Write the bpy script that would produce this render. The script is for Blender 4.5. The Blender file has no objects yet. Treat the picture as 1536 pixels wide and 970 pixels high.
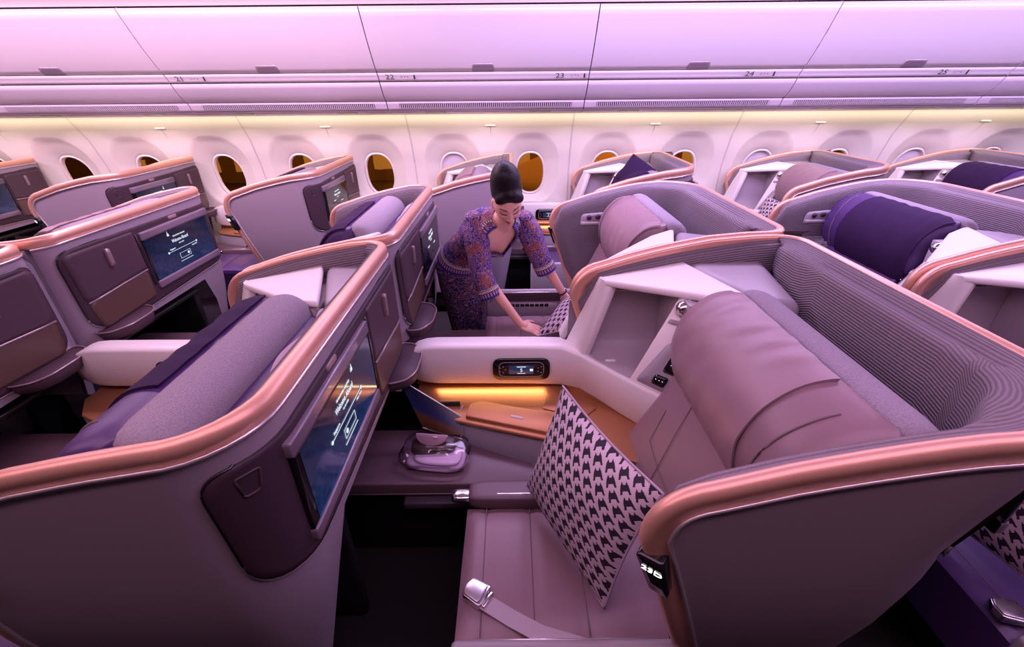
import bpy, bmesh, math, random
from mathutils import Vector, Matrix, noise
random.seed(7)
S = bpy.context.scene
C = S.collection
PI = math.pi
# ------------------------------------------------------------------ camera, world, lights, exposure
cam_d = bpy.data.cameras.new('camera'); cam = bpy.data.objects.new('camera', cam_d); C.objects.link(cam)
F_PX = 660.0
cam_d.sensor_width = 36; cam_d.lens = F_PX / 1536 * 36; cam_d.clip_start = .02; cam_d.clip_end = 300
PITCH = math.atan(355 / F_PX); ROLL = math.radians(.53)
cam.matrix_world = (Matrix.Translation((0, 0, 1.76)) @ Matrix.Rotation(PI / 2 - PITCH, 4, 'X') @ Matrix.Rotation(-ROLL, 4, 'Z'))
S.camera = cam
w = bpy.data.worlds.new('night'); S.world = w; w.use_nodes = True
w.node_tree.nodes['Background'].inputs[0].default_value = (.30, .12, .04, 1)
w.node_tree.nodes['Background'].inputs[1].default_value = .12
vs = S.view_settings; vs.view_transform = 'Standard'; vs.look = 'None'; vs.gamma = 1; vs.exposure = 0.0; vs.use_curve_mapping = False

def area(name, loc, size, size_y, power, col, direction, spread=PI):
    l = bpy.data.lights.new(name, 'AREA'); l.shape = 'RECTANGLE'; l.size = size; l.size_y = size_y
    l.energy = power; l.color = col; l.spread = spread
    o = bpy.data.objects.new(name, l); C.objects.link(o); o.location = loc
    o.rotation_euler = Vector(direction).to_track_quat('-Z', 'Y').to_euler(); return o
# mood light strips: the cove over the far aisle, the cove over the near aisle, and the warm strip over the windows
area('ceiling_cove_light_pink', (-3.2, 2.85, 2.42), 5.2, .35, 124, (.97, .62, .93), (0, .15, -1))
area('ceiling_cove_light_violet', (2.6, 2.85, 2.42), 6.0, .35, 154, (.74, .52, 1.0), (0, .15, -1))
area('centre_bin_light_pink', (-3.2, .62, 2.44), 5.2, .30, 22, (1.0, .58, .80), (0, .25, -1))
area('centre_bin_light_violet', (2.6, .62, 2.44), 6.0, .30, 28, (.78, .50, 1.0), (0, .25, -1))
area('near_aisle_light', (0, .12, 2.44), 12.0, .20, 58, (1.0, .54, .74), (0, .12, -1))
area('window_cove_light', (0, 4.245, 1.540), 14.0, .03, 23, (1.0, .86, .55), (0, .40, -1))

# ------------------------------------------------------------------ materials
MATS = {}
def nt(name):
    m = bpy.data.materials.new(name); m.use_nodes = True
    return m, m.node_tree.nodes, m.node_tree.links, m.node_tree.nodes['Principled BSDF']
def mat(name, col, rough=.5, metal=0, bump=0, bscale=300, coat=0, var=0, spec=.5, emit=None, es=0, sheen=0):
    if name in MATS: return MATS[name]
    m, N, L, b = nt(name)
    b.inputs['Base Color'].default_value = (*col, 1); b.inputs['Roughness'].default_value = rough
    b.inputs['Metallic'].default_value = metal; b.inputs['Specular IOR Level'].default_value = spec
    b.inputs['Coat Weight'].default_value = coat; b.inputs['Coat Roughness'].default_value = .08
    b.inputs['Sheen Weight'].default_value = sheen
    if emit: b.inputs['Emission Color'].default_value = (*emit, 1); b.inputs['Emission Strength'].default_value = es
    if bump or var:
        tc = N.new('ShaderNodeTexCoord'); nz = N.new('ShaderNodeTexNoise'); nz.inputs['Scale'].default_value = bscale
        nz.inputs['Detail'].default_value = 3
        L.new(tc.outputs['Object'], nz.inputs['Vector'])
        if bump:
            bp = N.new('ShaderNodeBump'); bp.inputs['Strength'].default_value = bump; bp.inputs['Distance'].default_value = .002
            L.new(nz.outputs[0], bp.inputs['Height']); L.new(bp.outputs[0], b.inputs['Normal'])
        if var:
            mx = N.new('ShaderNodeMix'); mx.data_type = 'RGBA'
            mx.inputs[6].default_value = (*[c * (1 - var) for c in col], 1); mx.inputs[7].default_value = (*[min(1, c * (1 + var)) for c in col], 1)
            L.new(nz.outputs[0], mx.inputs[0]); L.new(mx.outputs[2], b.inputs['Base Color'])
    MATS[name] = m; return m
def math_node(N, L, op, a, b=None, c=None):
    n = N.new('ShaderNodeMath'); n.operation = op
    for i, v in enumerate((a, b, c)):
        if v is None: continue
        if isinstance(v, (int, float)): n.inputs[i].default_value = v
        else: L.new(v, n.inputs[i])
    return n.outputs[0]
def uv_xy(N, L):
    u = N.new('ShaderNodeUVMap'); u.uv_map = 'UVMap'
    s = N.new('ShaderNodeSeparateXYZ'); L.new(u.outputs[0], s.inputs[0]); return s.outputs[0], s.outputs[1]
def ribbed(name, c1, c2, pitch=.011):
    m, N, L, b = nt(name); x, y = uv_xy(N, L)
    wv = math_node(N, L, 'SINE', math_node(N, L, 'MULTIPLY', y, 2 * PI / pitch))
    f = math_node(N, L, 'MULTIPLY_ADD', wv, .5, .5)
    wx = math_node(N, L, 'MULTIPLY_ADD', math_node(N, L, 'SINE', math_node(N, L, 'MULTIPLY', x, 2 * PI / .004)), .12, 0)
    f2 = math_node(N, L, 'ADD', f, wx)
    mx = N.new('ShaderNodeMix'); mx.data_type = 'RGBA'; mx.inputs[6].default_value = (*c1, 1); mx.inputs[7].default_value = (*c2, 1)
    L.new(f2, mx.inputs[0]); L.new(mx.outputs[2], b.inputs['Base Color'])
    bp = N.new('ShaderNodeBump'); bp.inputs['Strength'].default_value = .7; bp.inputs['Distance'].default_value = .004
    L.new(f2, bp.inputs['Height']); L.new(bp.outputs[0], b.inputs['Normal'])
    b.inputs['Roughness'].default_value = .85; MATS[name] = m; return m
def houndstooth(name, dark, light, cell=.042):
    m, N, L, b = nt(name); u, v = uv_xy(N, L)
    M = lambda op, a, c=None: math_node(N, L, op, a, c)
    px, py_ = cell * .84, cell
    gx = M('MULTIPLY', u, 1 / px); col = M('FLOOR', gx); fx = M('SUBTRACT', M('FRACT', gx), .5)
    gy = M('ADD', M('MULTIPLY', v, 1 / py_), M('MULTIPLY', M('FLOORED_MODULO', col, 2.0), .5)); fy = M('SUBTRACT', M('FRACT', gy), .5)
    ax = M('ABSOLUTE', fx)
    def band(lo, hi): return M('MULTIPLY', M('GREATER_THAN', fy, lo), M('LESS_THAN', fy, hi))
    body = M('MULTIPLY', band(-.22, .20), M('LESS_THAN', ax, M('ADD', .33, M('MULTIPLY', fy, -.22))))
    ear = M('MULTIPLY', band(.16, .43), M('LESS_THAN', M('ABSOLUTE', M('SUBTRACT', ax, .17)), M('MULTIPLY', M('SUBTRACT', .43, fy), .40)))
    leg = M('MULTIPLY', band(-.46, -.18), M('LESS_THAN', M('ABSOLUTE', M('SUBTRACT', ax, M('ADD', .20, M('MULTIPLY', fy, -.30)))), .085))
    k = M('MAXIMUM', M('MAXIMUM', body, ear), leg)
    mx = N.new('ShaderNodeMix'); mx.data_type = 'RGBA'; mx.inputs[6].default_value = (*light, 1); mx.inputs[7].default_value = (*dark, 1)
    L.new(k, mx.inputs[0]); L.new(mx.outputs[2], b.inputs['Base Color']); b.inputs['Roughness'].default_value = .8
    MATS[name] = m; return m
SHELL = mat('shell_plastic', (.305, .248, .305), .45, bump=.08, bscale=900)
WHITE = mat('white_plastic', (.80, .755, .74), .38)
COPPER = mat('copper_trim', (.80, .44, .32), .40, metal=.5)
COPPER2 = mat('copper_shelf_metal', (.50, .23, .11), .50, metal=.55, bump=.05, bscale=600)
EDGE = mat('bright_edge_strip', (.75, .68, .70), .25, metal=.7)
INSERT = mat('dark_rear_panel', (.052, .029, .043), .50, bump=.06, bscale=900, spec=.3)
DOORM = mat('closet_door_plastic', (.070, .041, .056), .5, spec=.3)
NICHE = mat('niche_brown', (.10, .055, .045), .4)
RIB = ribbed('ribbed_liner_fabric', (.165, .130, .155), (.275, .228, .262), .0095)
WOVEN = mat('grey_woven_fabric', (.29, .245, .30), .9, bump=.8, bscale=330, var=.6)
TAUPE = mat('taupe_leather', (.245, .150, .175), .40, bump=.12, bscale=500)
TAUPE2 = mat('taupe_leather_cover', (.29, .182, .21), .38, bump=.12, bscale=500)
PURP = mat('purple_leather', (.062, .025, .125), .42, bump=.12, bscale=500)
PURP2 = mat('dark_purple_cover', (.030, .011, .050), .85, spec=.2, bump=.1, bscale=500)
DARKL = mat('dark_ottoman_leather', (.13, .078, .098), .42, bump=.12, bscale=500)
LILAC = mat('grey_console_plastic', (.34, .30, .34), .40)
CUBBY = mat('cubby_lining', (.42, .36, .40), .5)
BLACK = mat('black_plastic', (.012, .011, .014), .25)
BLACKG = mat('black_gloss', (.006, .006, .008), .08)
CHROME = mat('chrome', (.75, .74, .76), .15, metal=1)
HTOOTH = houndstooth('houndstooth_cloth', (.02, .012, .025), (.60, .48, .54))
PILBACK = mat('pillow_back_cloth', (.42, .32, .40), .8)
LABEL = mat('label_sticker', (.55, .48, .50), .6)
INK = mat('black_ink', (.02, .02, .025), .7)
CARPET = mat('dark_carpet', (.009, .006, .008), .95, bump=.4, bscale=250, var=.5)
GLOW = mat('white_screen_print', (.1, .1, .1), .5, emit=(.75, .88, 1), es=1.0)
DIM = mat('dim_screen_print', (.06, .07, .09), .4)
GLOWN = mat('seat_number_glow', (.1, .1, .1), .5, emit=(1, .98, .9), es=4)
STRAP = mat('belt_webbing', (.42, .35, .40), .7, bump=.3, bscale=500)

def screen_mat():
    m, N, L, b = nt('seat_screen_picture'); u, v = uv_xy(N, L)
    b.inputs['Base Color'].default_value = (.004, .005, .01, 1); b.inputs['Roughness'].default_value = .10
    vo = N.new('ShaderNodeTexVoronoi'); vo.inputs['Scale'].default_value = 45; uvn = N.new('ShaderNodeUVMap'); uvn.uv_map = 'UVMap'
    L.new(uvn.outputs[0], vo.inputs['Vector'])
    g = math_node(N, L, 'MULTIPLY_ADD', v, -2.2, .95)
    g2 = math_node(N, L, 'MULTIPLY_ADD', vo.outputs['Distance'], .9, .5)
    st = math_node(N, L, 'MULTIPLY', g, g2)
    b.inputs['Emission Color'].default_value = (.008, .022, .085, 1); L.new(st, b.inputs['Emission Strength'])
    MATS['screen'] = m; return m
SCREEN = screen_mat()

# ------------------------------------------------------------------ mesh helpers
XF = [lambda p: p, False]          # current local transform (mirroring) and winding flip
def obj(name, verts, faces, m, parent=None, uv=None, smooth=True, label=None, kind=None):
    f0, flip = XF
    me = bpy.data.meshes.new(name)
    if flip: faces = [tuple(reversed(f)) for f in faces]
    me.from_pydata([f0(v) for v in verts], [], faces)
    if uv:
        l = me.uv_layers.new(name='UVMap')
        for lp in me.loops: l.data[lp.index].uv = uv[lp.vertex_index]
    if smooth: me.polygons.foreach_set('use_smooth', [True] * len(me.polygons))
    me.materials.append(m); me.update()
    o = bpy.data.objects.new(name, me); C.objects.link(o)
    if parent: o.parent = parent
    if label: o['label'] = label
    if kind: o['kind'] = kind
    return o
def tag(o, label, cat, group=None):
    o['label'] = label; o['category'] = cat
    if group: o['group'] = group
    return o
def empty(name, loc=(0, 0, 0), rz=0, kind=None):
    o = bpy.data.objects.new(name, None); C.objects.link(o); o.location = loc; o.rotation_euler = (0, 0, rz); o.empty_display_size = .1
    if kind: o['kind'] = kind
    return o
class MB:
    def __init__(s): s.v = []; s.f = []; s.u = []
    def grid(s, P, cu=False, cv=False, uv=None, caps=False):
        """P[i][j]; wraps in i (cu) / j (cv)"""
        n, k = len(P), len(P[0]); b = len(s.v)
        for i in range(n):
            for j in range(k):
                s.v.append(tuple(P[i][j])); s.u.append(uv[i][j] if uv else (i / n, j / k))
        for i in range(n if cu else n - 1):
            for j in range(k if cv else k - 1):
                a, c = (i + 1) % n, (j + 1) % k
                s.f.append((b + i * k + j, b + a * k + j, b + a * k + c, b + i * k + c))
        if caps and cv:
            s.f.append(tuple(b + j for j in range(k))); s.f.append(tuple(b + (n - 1) * k + j for j in reversed(range(k))))
        return s
    def bm(s, bm, uvscale=None):
        b = len(s.v); bm.verts.ensure_lookup_table()
        for v in bm.verts: s.v.append(tuple(v.co)); s.u.append((v.co.x, v.co.y))
        for f in bm.faces: s.f.append(tuple(b + v.index for v in f.verts))
        bm.free(); return s
    def box(s, lo, hi, bev=.005, seg=2, rot=None):
        bm = bmesh.new(); bmesh.ops.create_cube(bm, size=1)
        c = [(a + b) / 2 for a, b in zip(lo, hi)]; d = [abs(b - a) for a, b in zip(lo, hi)]
        for v in bm.verts: v.co = Vector([v.co[i] * d[i] for i in range(3)])
        if bev: bmesh.ops.bevel(bm, geom=bm.edges[:], offset=min(bev, min(d) * .49), segments=seg, profile=.5, affect='EDGES')
        for v in bm.verts:
            q = v.co
            if rot: q = rot @ q
            v.co = q + Vector(c)
        bm.verts.index_update(); return s.bm(bm)
    def prism(s, top, bot, bev=.006, seg=2):
        """top / bot: matching lists of 3D points (same winding, ccw seen from the top side)"""
        bm = bmesh.new(); T = [bm.verts.new(p) for p in top]; B = [bm.verts.new(p) for p in bot]; n = len(T)
        bm.faces.new(T); bm.faces.new(list(reversed(B)))
        for i in range(n): bm.faces.new((T[i], B[i], B[(i + 1) % n], T[(i + 1) % n]))
        bmesh.ops.recalc_face_normals(bm, faces=bm.faces[:])
        if bev: bmesh.ops.bevel(bm, geom=bm.edges[:], offset=bev, segments=seg, profile=.5, affect='EDGES', clamp_overlap=True)
        bm.verts.index_update(); return s.bm(bm)
    def superell(s, c, r, e=.3, nu=28, nv=16, rot=None):
        P = []
        sg = lambda a, p: math.copysign(abs(a) ** p, a)
        for i in range(nu):
            a = 2 * PI * i / nu; row = []
            for j in range(nv + 1):
                b = -PI / 2 + PI * j / nv
                q = Vector((r[0] * sg(math.cos(b), e) * sg(math.cos(a), e), r[1] * sg(math.cos(b), e) * sg(math.sin(a), e), r[2] * sg(math.sin(b), e)))
                if rot: q = rot @ q
                row.append(q + Vector(c))
            P.append(row)
        return s.grid(P, cu=True)
    def tube(s, pts, r, n=8, caps=True):
        P = []; up = Vector((0, 0, 1)); pts = [Vector(p) for p in pts]
        for i, p in enumerate(pts):
            t = (pts[min(i + 1, len(pts) - 1)] - pts[max(i - 1, 0)]).normalized()
            a = t.cross(up if abs(t.z) < .95 else Vector((1, 0, 0))).normalized(); b = a.cross(t)
            rr = r[i] if isinstance(r, (list, tuple)) else r
            P.append([p + (a * math.cos(2 * PI * k / n) + b * math.sin(2 * PI * k / n)) * rr for k in range(n)])
        return s.grid(P, cv=True, caps=caps)
    def obj(s, name, m, parent=None, **k):
        return obj(name, s.v, s.f, m, parent, uv=s.u, **k)
def round_poly(pts, r, n=5):
    out = []; k = len(pts); R = r if isinstance(r, (list, tuple)) else [r] * k
    for i in range(k):
        p = Vector(pts[i]); a = (Vector(pts[i - 1]) - p); b = (Vector(pts[(i + 1) % k]) - p)
        rr = min(R[i], a.length * .48, b.length * .48); a = p + a.normalized() * rr; b = p + b.normalized() * rr
        for j in range(n + 1):
            t = j / n; out.append((a * (1 - t) ** 2 + p * 2 * t * (1 - t) + b * t * t))
    return out
def lerp(a, b, t): return a + (b - a) * t
def interp(x, xs, ys):
    if x <= xs[0]: return ys[0]
    for i in range(len(xs) - 1):
        if x <= xs[i + 1]:
            t = (x - xs[i]) / (xs[i + 1] - xs[i]); return lerp(ys[i], ys[i + 1], t)
    return ys[-1]
def smooth(t): t = max(0, min(1, t)); return t * t * (3 - 2 * t)
def plate(mb, outline, fn, depth, rings=4):
    """convex 2D outline -> raised plate: fn(a, b, d) gives the 3D point at outward offset d; has a rim going back to d=0"""
    outline = [Vector(p) for p in outline]; lo = []
    c = Vector(((min(p.x for p in outline) + max(p.x for p in outline)) / 2, (min(p.y for p in outline) + max(p.y for p in outline)) / 2)); P = []; UV = []
    for i, p in enumerate(outline):
        q = outline[(i + 1) % len(outline)]; k = max(1, int((q - p).length / .05) if rings > 4 else 1)
        lo += [p.lerp(q, t / k) for t in range(k)]
    outline = lo
    def ring(k, d): P.append([fn(*(c + (Vector(p) - c) * k), d) for p in outline]); UV.append([tuple(c + (Vector(p) - c) * k) for p in outline])
    ring(1, 0.0); ring(1, depth * .7); ring(.994, depth)
    for q in range(rings - 1, -1, -1): ring(max(.001, .994 * q / rings), depth)
    return mb.grid(P, cv=True, uv=UV)
TEXTS = []
def text(name, body, size, m, parent, origin, xd, yd, label=None, align='CENTER', sx=1, extrude=.0004):
    """origin, xd, yd in the parent's local (already mirrored) space"""
    cu = bpy.data.curves.new(name, 'FONT'); cu.body = body; cu.size = size; cu.align_x = align; cu.align_y = 'CENTER'; cu.extrude = extrude
    cu.resolution_u = 3
    o = bpy.data.objects.new(name, cu); C.objects.link(o); o.data.materials.append(m)
    x = Vector(xd).normalized(); y = Vector(yd); y = (y - x * y.dot(x)).normalized(); z = x.cross(y)
    o.matrix_basis = Matrix.Translation(origin) @ Matrix((x, y, z)).transposed().to_4x4() @ Matrix.Diagonal((sx, 1, 1, 1))
    if parent: M = o.matrix_basis.copy(); o.parent = parent; o.matrix_basis = M
    if label: o['label'] = label
    TEXTS.append(o); return o

# ------------------------------------------------------------------ the cabin: floor, wall, windows, bins
XA, XB = -8.0, 8.0
def struct(name, mb, m, parent=None): return mb.obj(name, m, parent, kind='structure' if parent is None else None)
struct('floor', MB().box((XA, -1.7, -.05), (XB, 4.5, 0), 0), CARPET)
WALLM = mat('wall_panel_plastic', (.80, .75, .71), .45)
BINM = mat('bin_plastic', (.80, .745, .78), .30, coat=.2)
BINM2 = mat('bin_lower_plastic', (.68, .62, .68), .35)
VENTM = mat('vent_panel_plastic', (.70, .63, .70), .45)
struct('ceiling', MB().grid([[(x, y, z) for (y, z) in ((3.66, 2.262), (3.58, 2.36), (3.42, 2.46), (3.2, 2.50), (-1.7, 2.50))] for x in (XA, XB)]), WALLM)
DIMW = mat('darkened_unseen_wall', (.12, .08, .11), .8)  # unseen near and end walls, darkened so they reflect less light
struct('wall_near', MB().box((XA, -1.75, 0), (XB, -1.7, 2.5), 0), DIMW)
struct('wall_fore', MB().box((XA - .05, -1.7, 0), (XA, 4.6, 2.5), 0), DIMW)
struct('wall_aft', MB().box((XB, -1.7, 0), (XB + .05, 4.6, 2.5), 0), DIMW)
ZP = [-.1, .4, .7, .95, 1.1, 1.35, 1.54, 1.62]; YP = [4.33, 4.47, 4.55, 4.545, 4.52, 4.44, 4.315, 4.25]
def wall_y(z): return interp(z, ZP, YP)
WZ, WH, WW = .998, .205, .145      # window centre height, half height, half width
def window_panel(mb, xw, x0, x1):
    z0, z1 = .60, 1.44; cr_ = [math.atan2(sz * (z1 - 1.02 if sz > 0 else 1.02 - z0), sx * .373) % (2 * PI) for sx in (-1, 1) for sz in (-1, 1)]
    ang = sorted(set([2 * PI * i / 44 for i in range(44)] + cr_))
    def sup(c, a, rx, rz, e): return math.copysign(abs(math.cos(a)) ** e, math.cos(a)) * rx + xw, c + math.copysign(abs(math.sin(a)) ** e, math.sin(a)) * rz
    rows = []
    for a in ang:
        row = []
        xi, zi = sup(WZ, a, WW, WH, .85)
        row.append((xi, wall_y(zi) + .10, zi)); row.append((xi, wall_y(zi) + .068, zi))
        for t in (.12, .35, .6, .85, 1.0, 1.06):
            xo, zo = sup(1.045, a, .275, .335, .78)
            x, z = lerp(xi, xo, t), lerp(zi, zo, t)
            row.append((x, wall_y(z) + .06 * (1 - min(1, t)) ** 1.0 + (.006 if t < .9 else 0), z))
        # rectangle border in the same direction
        dx, dz = math.cos(a), math.sin(a)
        k = min((x1 - xw) / abs(dx) if abs(dx) > 1e-6 else 9, ((z1 - 1.02) if dz > 0 else (1.02 - z0)) / abs(dz) if abs(dz) > 1e-6 else 9)
        xr, zr = xw + dx * k, 1.02 + dz * k
        row.append((xr, wall_y(zr), zr)); rows.append(row)
    mb.grid(rows, cu=True)
    for (a, b) in ((z1, 1.62), (-.05, z0)):
        mb.grid([[(x, wall_y(lerp(a, b, i / 6)), lerp(a, b, i / 6)) for i in range(7)] for x in (x0, xw, x1)])
wall = empty('wall_window_side', (0, 0, 0), kind='structure')
SEAM0 = -.93
closed = {-1, 3, 5, 6}
k = 0
GLASS, gN, gL, gB = nt('window_glass'); gB.inputs['Transmission Weight'].default_value = 1; gB.inputs['Roughness'].default_value = .02; gB.inputs['IOR'].default_value = 1.05; gB.inputs['Base Color'].default_value = (.95, .93, .9, 1)
SHADEM = mat('window_shade', (.74, .68, .78), .5)
FRAMEM = mat('window_frame', (.82, .77, .76), .35)
for i in range(-4, 5):
    a = SEAM0 + i * 1.5
    mb = MB()
    for xw in (a + .375, a + 1.125): window_panel(mb, xw, xw - .375, xw + .375)
    mb.grid([[(a + .002, wall_y(z), z), (a + .002, wall_y(z) + .03, z)] for z in ZP]); mb.grid([[(a + 1.498, wall_y(z), z), (a + 1.498, wall_y(z) + .03, z)] for z in ZP])
    mb.obj('wall_panel', WALLM, wall)
    MB().grid([[(a - .006, wall_y(z) - .001, z), (a - .002, wall_y(z) - .004, z), (a + .002, wall_y(z) - .004, z), (a + .006, wall_y(z) - .001, z)] for z in ZP]).obj('seam_strip', mat('seam_strip', (.62, .55, .56), .4), wall)
    lb = MB().box((-.045, -.002, -.007), (.045, .002, .007), .001, rot=Matrix.Rotation(-.45, 3, 'X'))
    for v in range(len(lb.v)): lb.v[v] = (lb.v[v][0] + a + .75, lb.v[v][1] + wall_y(1.455) + .004 - .006, lb.v[v][2] + 1.455)
    lb.obj('placard', mat('placard_white', (.9, .86, .85), .4), wall)
    for xw in (a + .375, a + 1.125):
        k += 1; wi = round((xw - .195) / .75)
        win = empty('window_%d' % k, (xw, wall_y(WZ) + .07, WZ), kind='structure')
        rows = []
        for j in range(40):
            t = 2 * PI * j / 40; cx, cz = math.copysign(abs(math.cos(t)) ** .85, math.cos(t)), math.copysign(abs(math.sin(t)) ** .85, math.sin(t))
            sl = (wall_y(WZ + WH * cz) - wall_y(WZ))
            rows.append([(cx * (WW + q), sl + d, cz * (WH + q)) for q, d in ((.006, .004), (.004, -.008), (-.008, -.010), (-.014, 0), (-.014, .03))])
        MB().grid(rows, cu=True).obj('window_frame', FRAMEM, win)
        MB().grid([[(math.cos(2 * PI * j / 32) * q * (WW - .005), wall_y(WZ + WH * math.sin(2 * PI * j / 32) * q) - wall_y(WZ) + .022, math.sin(2 * PI * j / 32) * q * (WH - .005)) for q in (1.06, .7, .35, .001)] for j in range(32)], cu=True).obj('pane', GLASS, win)
        drop = 2.0 if wi in closed else .05
        zs = max(-1, 1 - drop)
        MB().grid([[(x * WW, wall_y(WZ + WH * lerp(1.05, zs, q / 6)) - wall_y(WZ) + .012, WH * lerp(1.05, zs, q / 6)) for q in range(7)] for x in (-1, -.5, 0, .5, 1)]).obj('shade', SHADEM, win)
# overhead bins
BW = 1.644; BX0 = -1.025
DOOR = [(3.640, 2.246), (3.672, 2.19), (3.72, 2.11), (3.775, 2.025), (3.83, 1.95), (3.875, 1.895), (3.903, 1.866)]
LIP = [(3.906, 1.860), (3.925, 1.842), (3.940, 1.822), (3.947, 1.803)]
BELLY = [(3.952, 1.797), (3.975, 1.762), (4.01, 1.715), (4.05, 1.677), (4.075, 1.663)]
VENT = [(4.080, 1.658), (4.092, 1.638), (4.106, 1.612), (4.118, 1.590)]
PSU = [(4.122, 1.586), (4.19, 1.568), (4.26, 1.553)]
def strip(mb, prof, x0, x1, back=.02, nx=2):
    P = []
    for i in range(nx):
        x = lerp(x0, x1, i / (nx - 1)); pr = [(prof[0][0] + back, prof[0][1] + .006)] + prof + [(prof[-1][0] + back, prof[-1][1] + .012)]
        P.append([(x, y, z) for y, z in pr])
    mb.grid(P)
    for x in (x0, x1): mb.grid([[(x, y, z), (x, y + back, z + .01)] for y, z in prof])
struct('trim_1', MB().grid([[(x, y + .03, z + .012) for y, z in DOOR + LIP + BELLY + VENT + PSU] for x in (XA, XB)]), BLACK)
vent_wall = empty('trim_2', (0, 0, 0), kind='structure')
LATCH = mat('latch_grey', (.25, .195, .23), .4)
binnames = {-3: 'frontmost white overhead locker at the left edge of the picture', -2: 'white overhead locker left of the one marked 21', -1: 'white overhead locker marked 21 above the left seats',
            0: 'white overhead locker marked 22 and 23 above the stewardess', 1: 'white overhead locker marked 24 right of the 23 marking', 2: 'white overhead locker marked 25 above the far right seats', 3: 'white overhead locker at the right edge of the picture', 4: 'rearmost white overhead locker past the right edge'}
numbers = {-1: [('21', -2.56)], 0: [('22', -.93), ('23', .39)], 1: [('24', 1.86)], 2: [('25', 3.36)]}
for i in range(-3, 4):
    x0, x1 = BX0 + i * BW + .004, BX0 + (i + 1) * BW - .004; xc = (x0 + x1) / 2
    b = empty('overhead_bin', (xc, 3.9, 1.86)); tag(b, binnames[i], 'overhead locker', 'outboard overhead lockers')
    def loc(mb):
        mb.v = [(p[0] - xc, p[1] - 3.9, p[2] - 1.86) for p in mb.v]; return mb
    mb = MB(); strip(mb, DOOR, x0, x1); door = loc(mb).obj('bin_door', BINM, b)
    mb = MB(); strip(mb, LIP, x0, x1); loc(mb).obj('bin_lip', BINM, b)
    mb = MB(); strip(mb, BELLY, x0, x1); loc(mb).obj('bin_belly', BINM2, b)
    t = (Vector((0, DOOR[6][0], DOOR[6][1])) - Vector((0, DOOR[4][0], DOOR[4][1]))).normalized(); nrm = Vector((0, -abs(t.z), -abs(t.y))).normalized()
    o0 = Vector((0, DOOR[6][0] - 3.9, DOOR[6][1] - 1.86)) - t * .034
    ol = round_poly([(-.085, -.027), (.085, -.027), (.075, .027), (-.075, .027)], .012)
    plate(MB(), ol, lambda a, c, d: o0 + Vector((1, 0, 0)) * a - t * c + nrm * (d + .001), .003).obj('latch', LATCH, door)
    rim = [(p.x * 1.05, p.y * 1.1) for p in ol] + [(ol[0].x * 1.05, ol[0].y * 1.1)]
    MB().tube([o0 + Vector((1, 0, 0)) * a - t * c + nrm * .002 for a, c in rim], .0018, 6).obj('latch_rim', EDGE, door)
    for s_, x in numbers.get(i, []):
        tl = (Vector((0, LIP[3][0], LIP[3][1])) - Vector((0, LIP[0][0], LIP[0][1]))).normalized()
        og = Vector((x - xc, LIP[1][0] - 3.9 - .012, LIP[1][1] - 1.86 - .010))
        text('row_number', s_, .054, INK, b, og, (1, 0, 0), -tl, sx=1.3)
        text('row_letters', 'D F K', .022, LATCH, b, og + Vector((.115, 0, 0)), (1, 0, 0), -tl, sx=1.3)
        MB().box((-.006, -.001, -.016), (.006, .001, .016), 0, rot=Matrix.Rotation(.45, 3, 'X')).obj('seat_mark', INK, b).location = og + Vector((.19, 0, 0))
    mb = MB(); strip(mb, VENT, x0, x1); vp = mb.obj('vent_panel', VENTM, vent_wall)
    mb = MB(); mb.box((x0 + .10, 0, 0), (x1 - .10, 0, 0), 0) if 0 else None
    tv = (Vector((0, *VENT[2])) - Vector((0, *VENT[0]))).normalized(); nv = Vector((0, tv.z, -tv.y)); nv = nv if nv.y < 0 else -nv
    g = MB(); base = Vector((0, *VENT[0])) + tv * .016
    def q(x, a, d): return Vector((x, 0, 0)) + base + tv * a + nv * d
    MB().grid([[q(x, a, .0015) for a in (0, .034)] for x in (x0 + .10, x1 - .10)]).obj('grille_slot', BLACK, vent_wall)
    ns = 88
    for j in range(ns):
        xs = lerp(x0 + .10, x1 - .10, (j + .5) / ns)
        g.grid([[q(xs + dx, a, d) for dx, d in ((-.004, .0015), (-.004, .006), (.004, .006), (.004, .0015))] for a in (0, .034)])
    go = g.obj('grille', VENTM, vent_wall); go['kind'] = 'stuff'
    mb = MB(); strip(mb, PSU, x0, x1); mb.obj('service_panel', VENTM, vent_wall)
    for xx in (x0 + .3, x1 - .45): MB().grid([[(xx, 4.14, 1.580), (xx, 4.18, 1.5690)], [(xx + .18, 4.14, 1.580), (xx + .18, 4.18, 1.5690)]]).obj('service_flap', BLACK, vent_wall)

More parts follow.
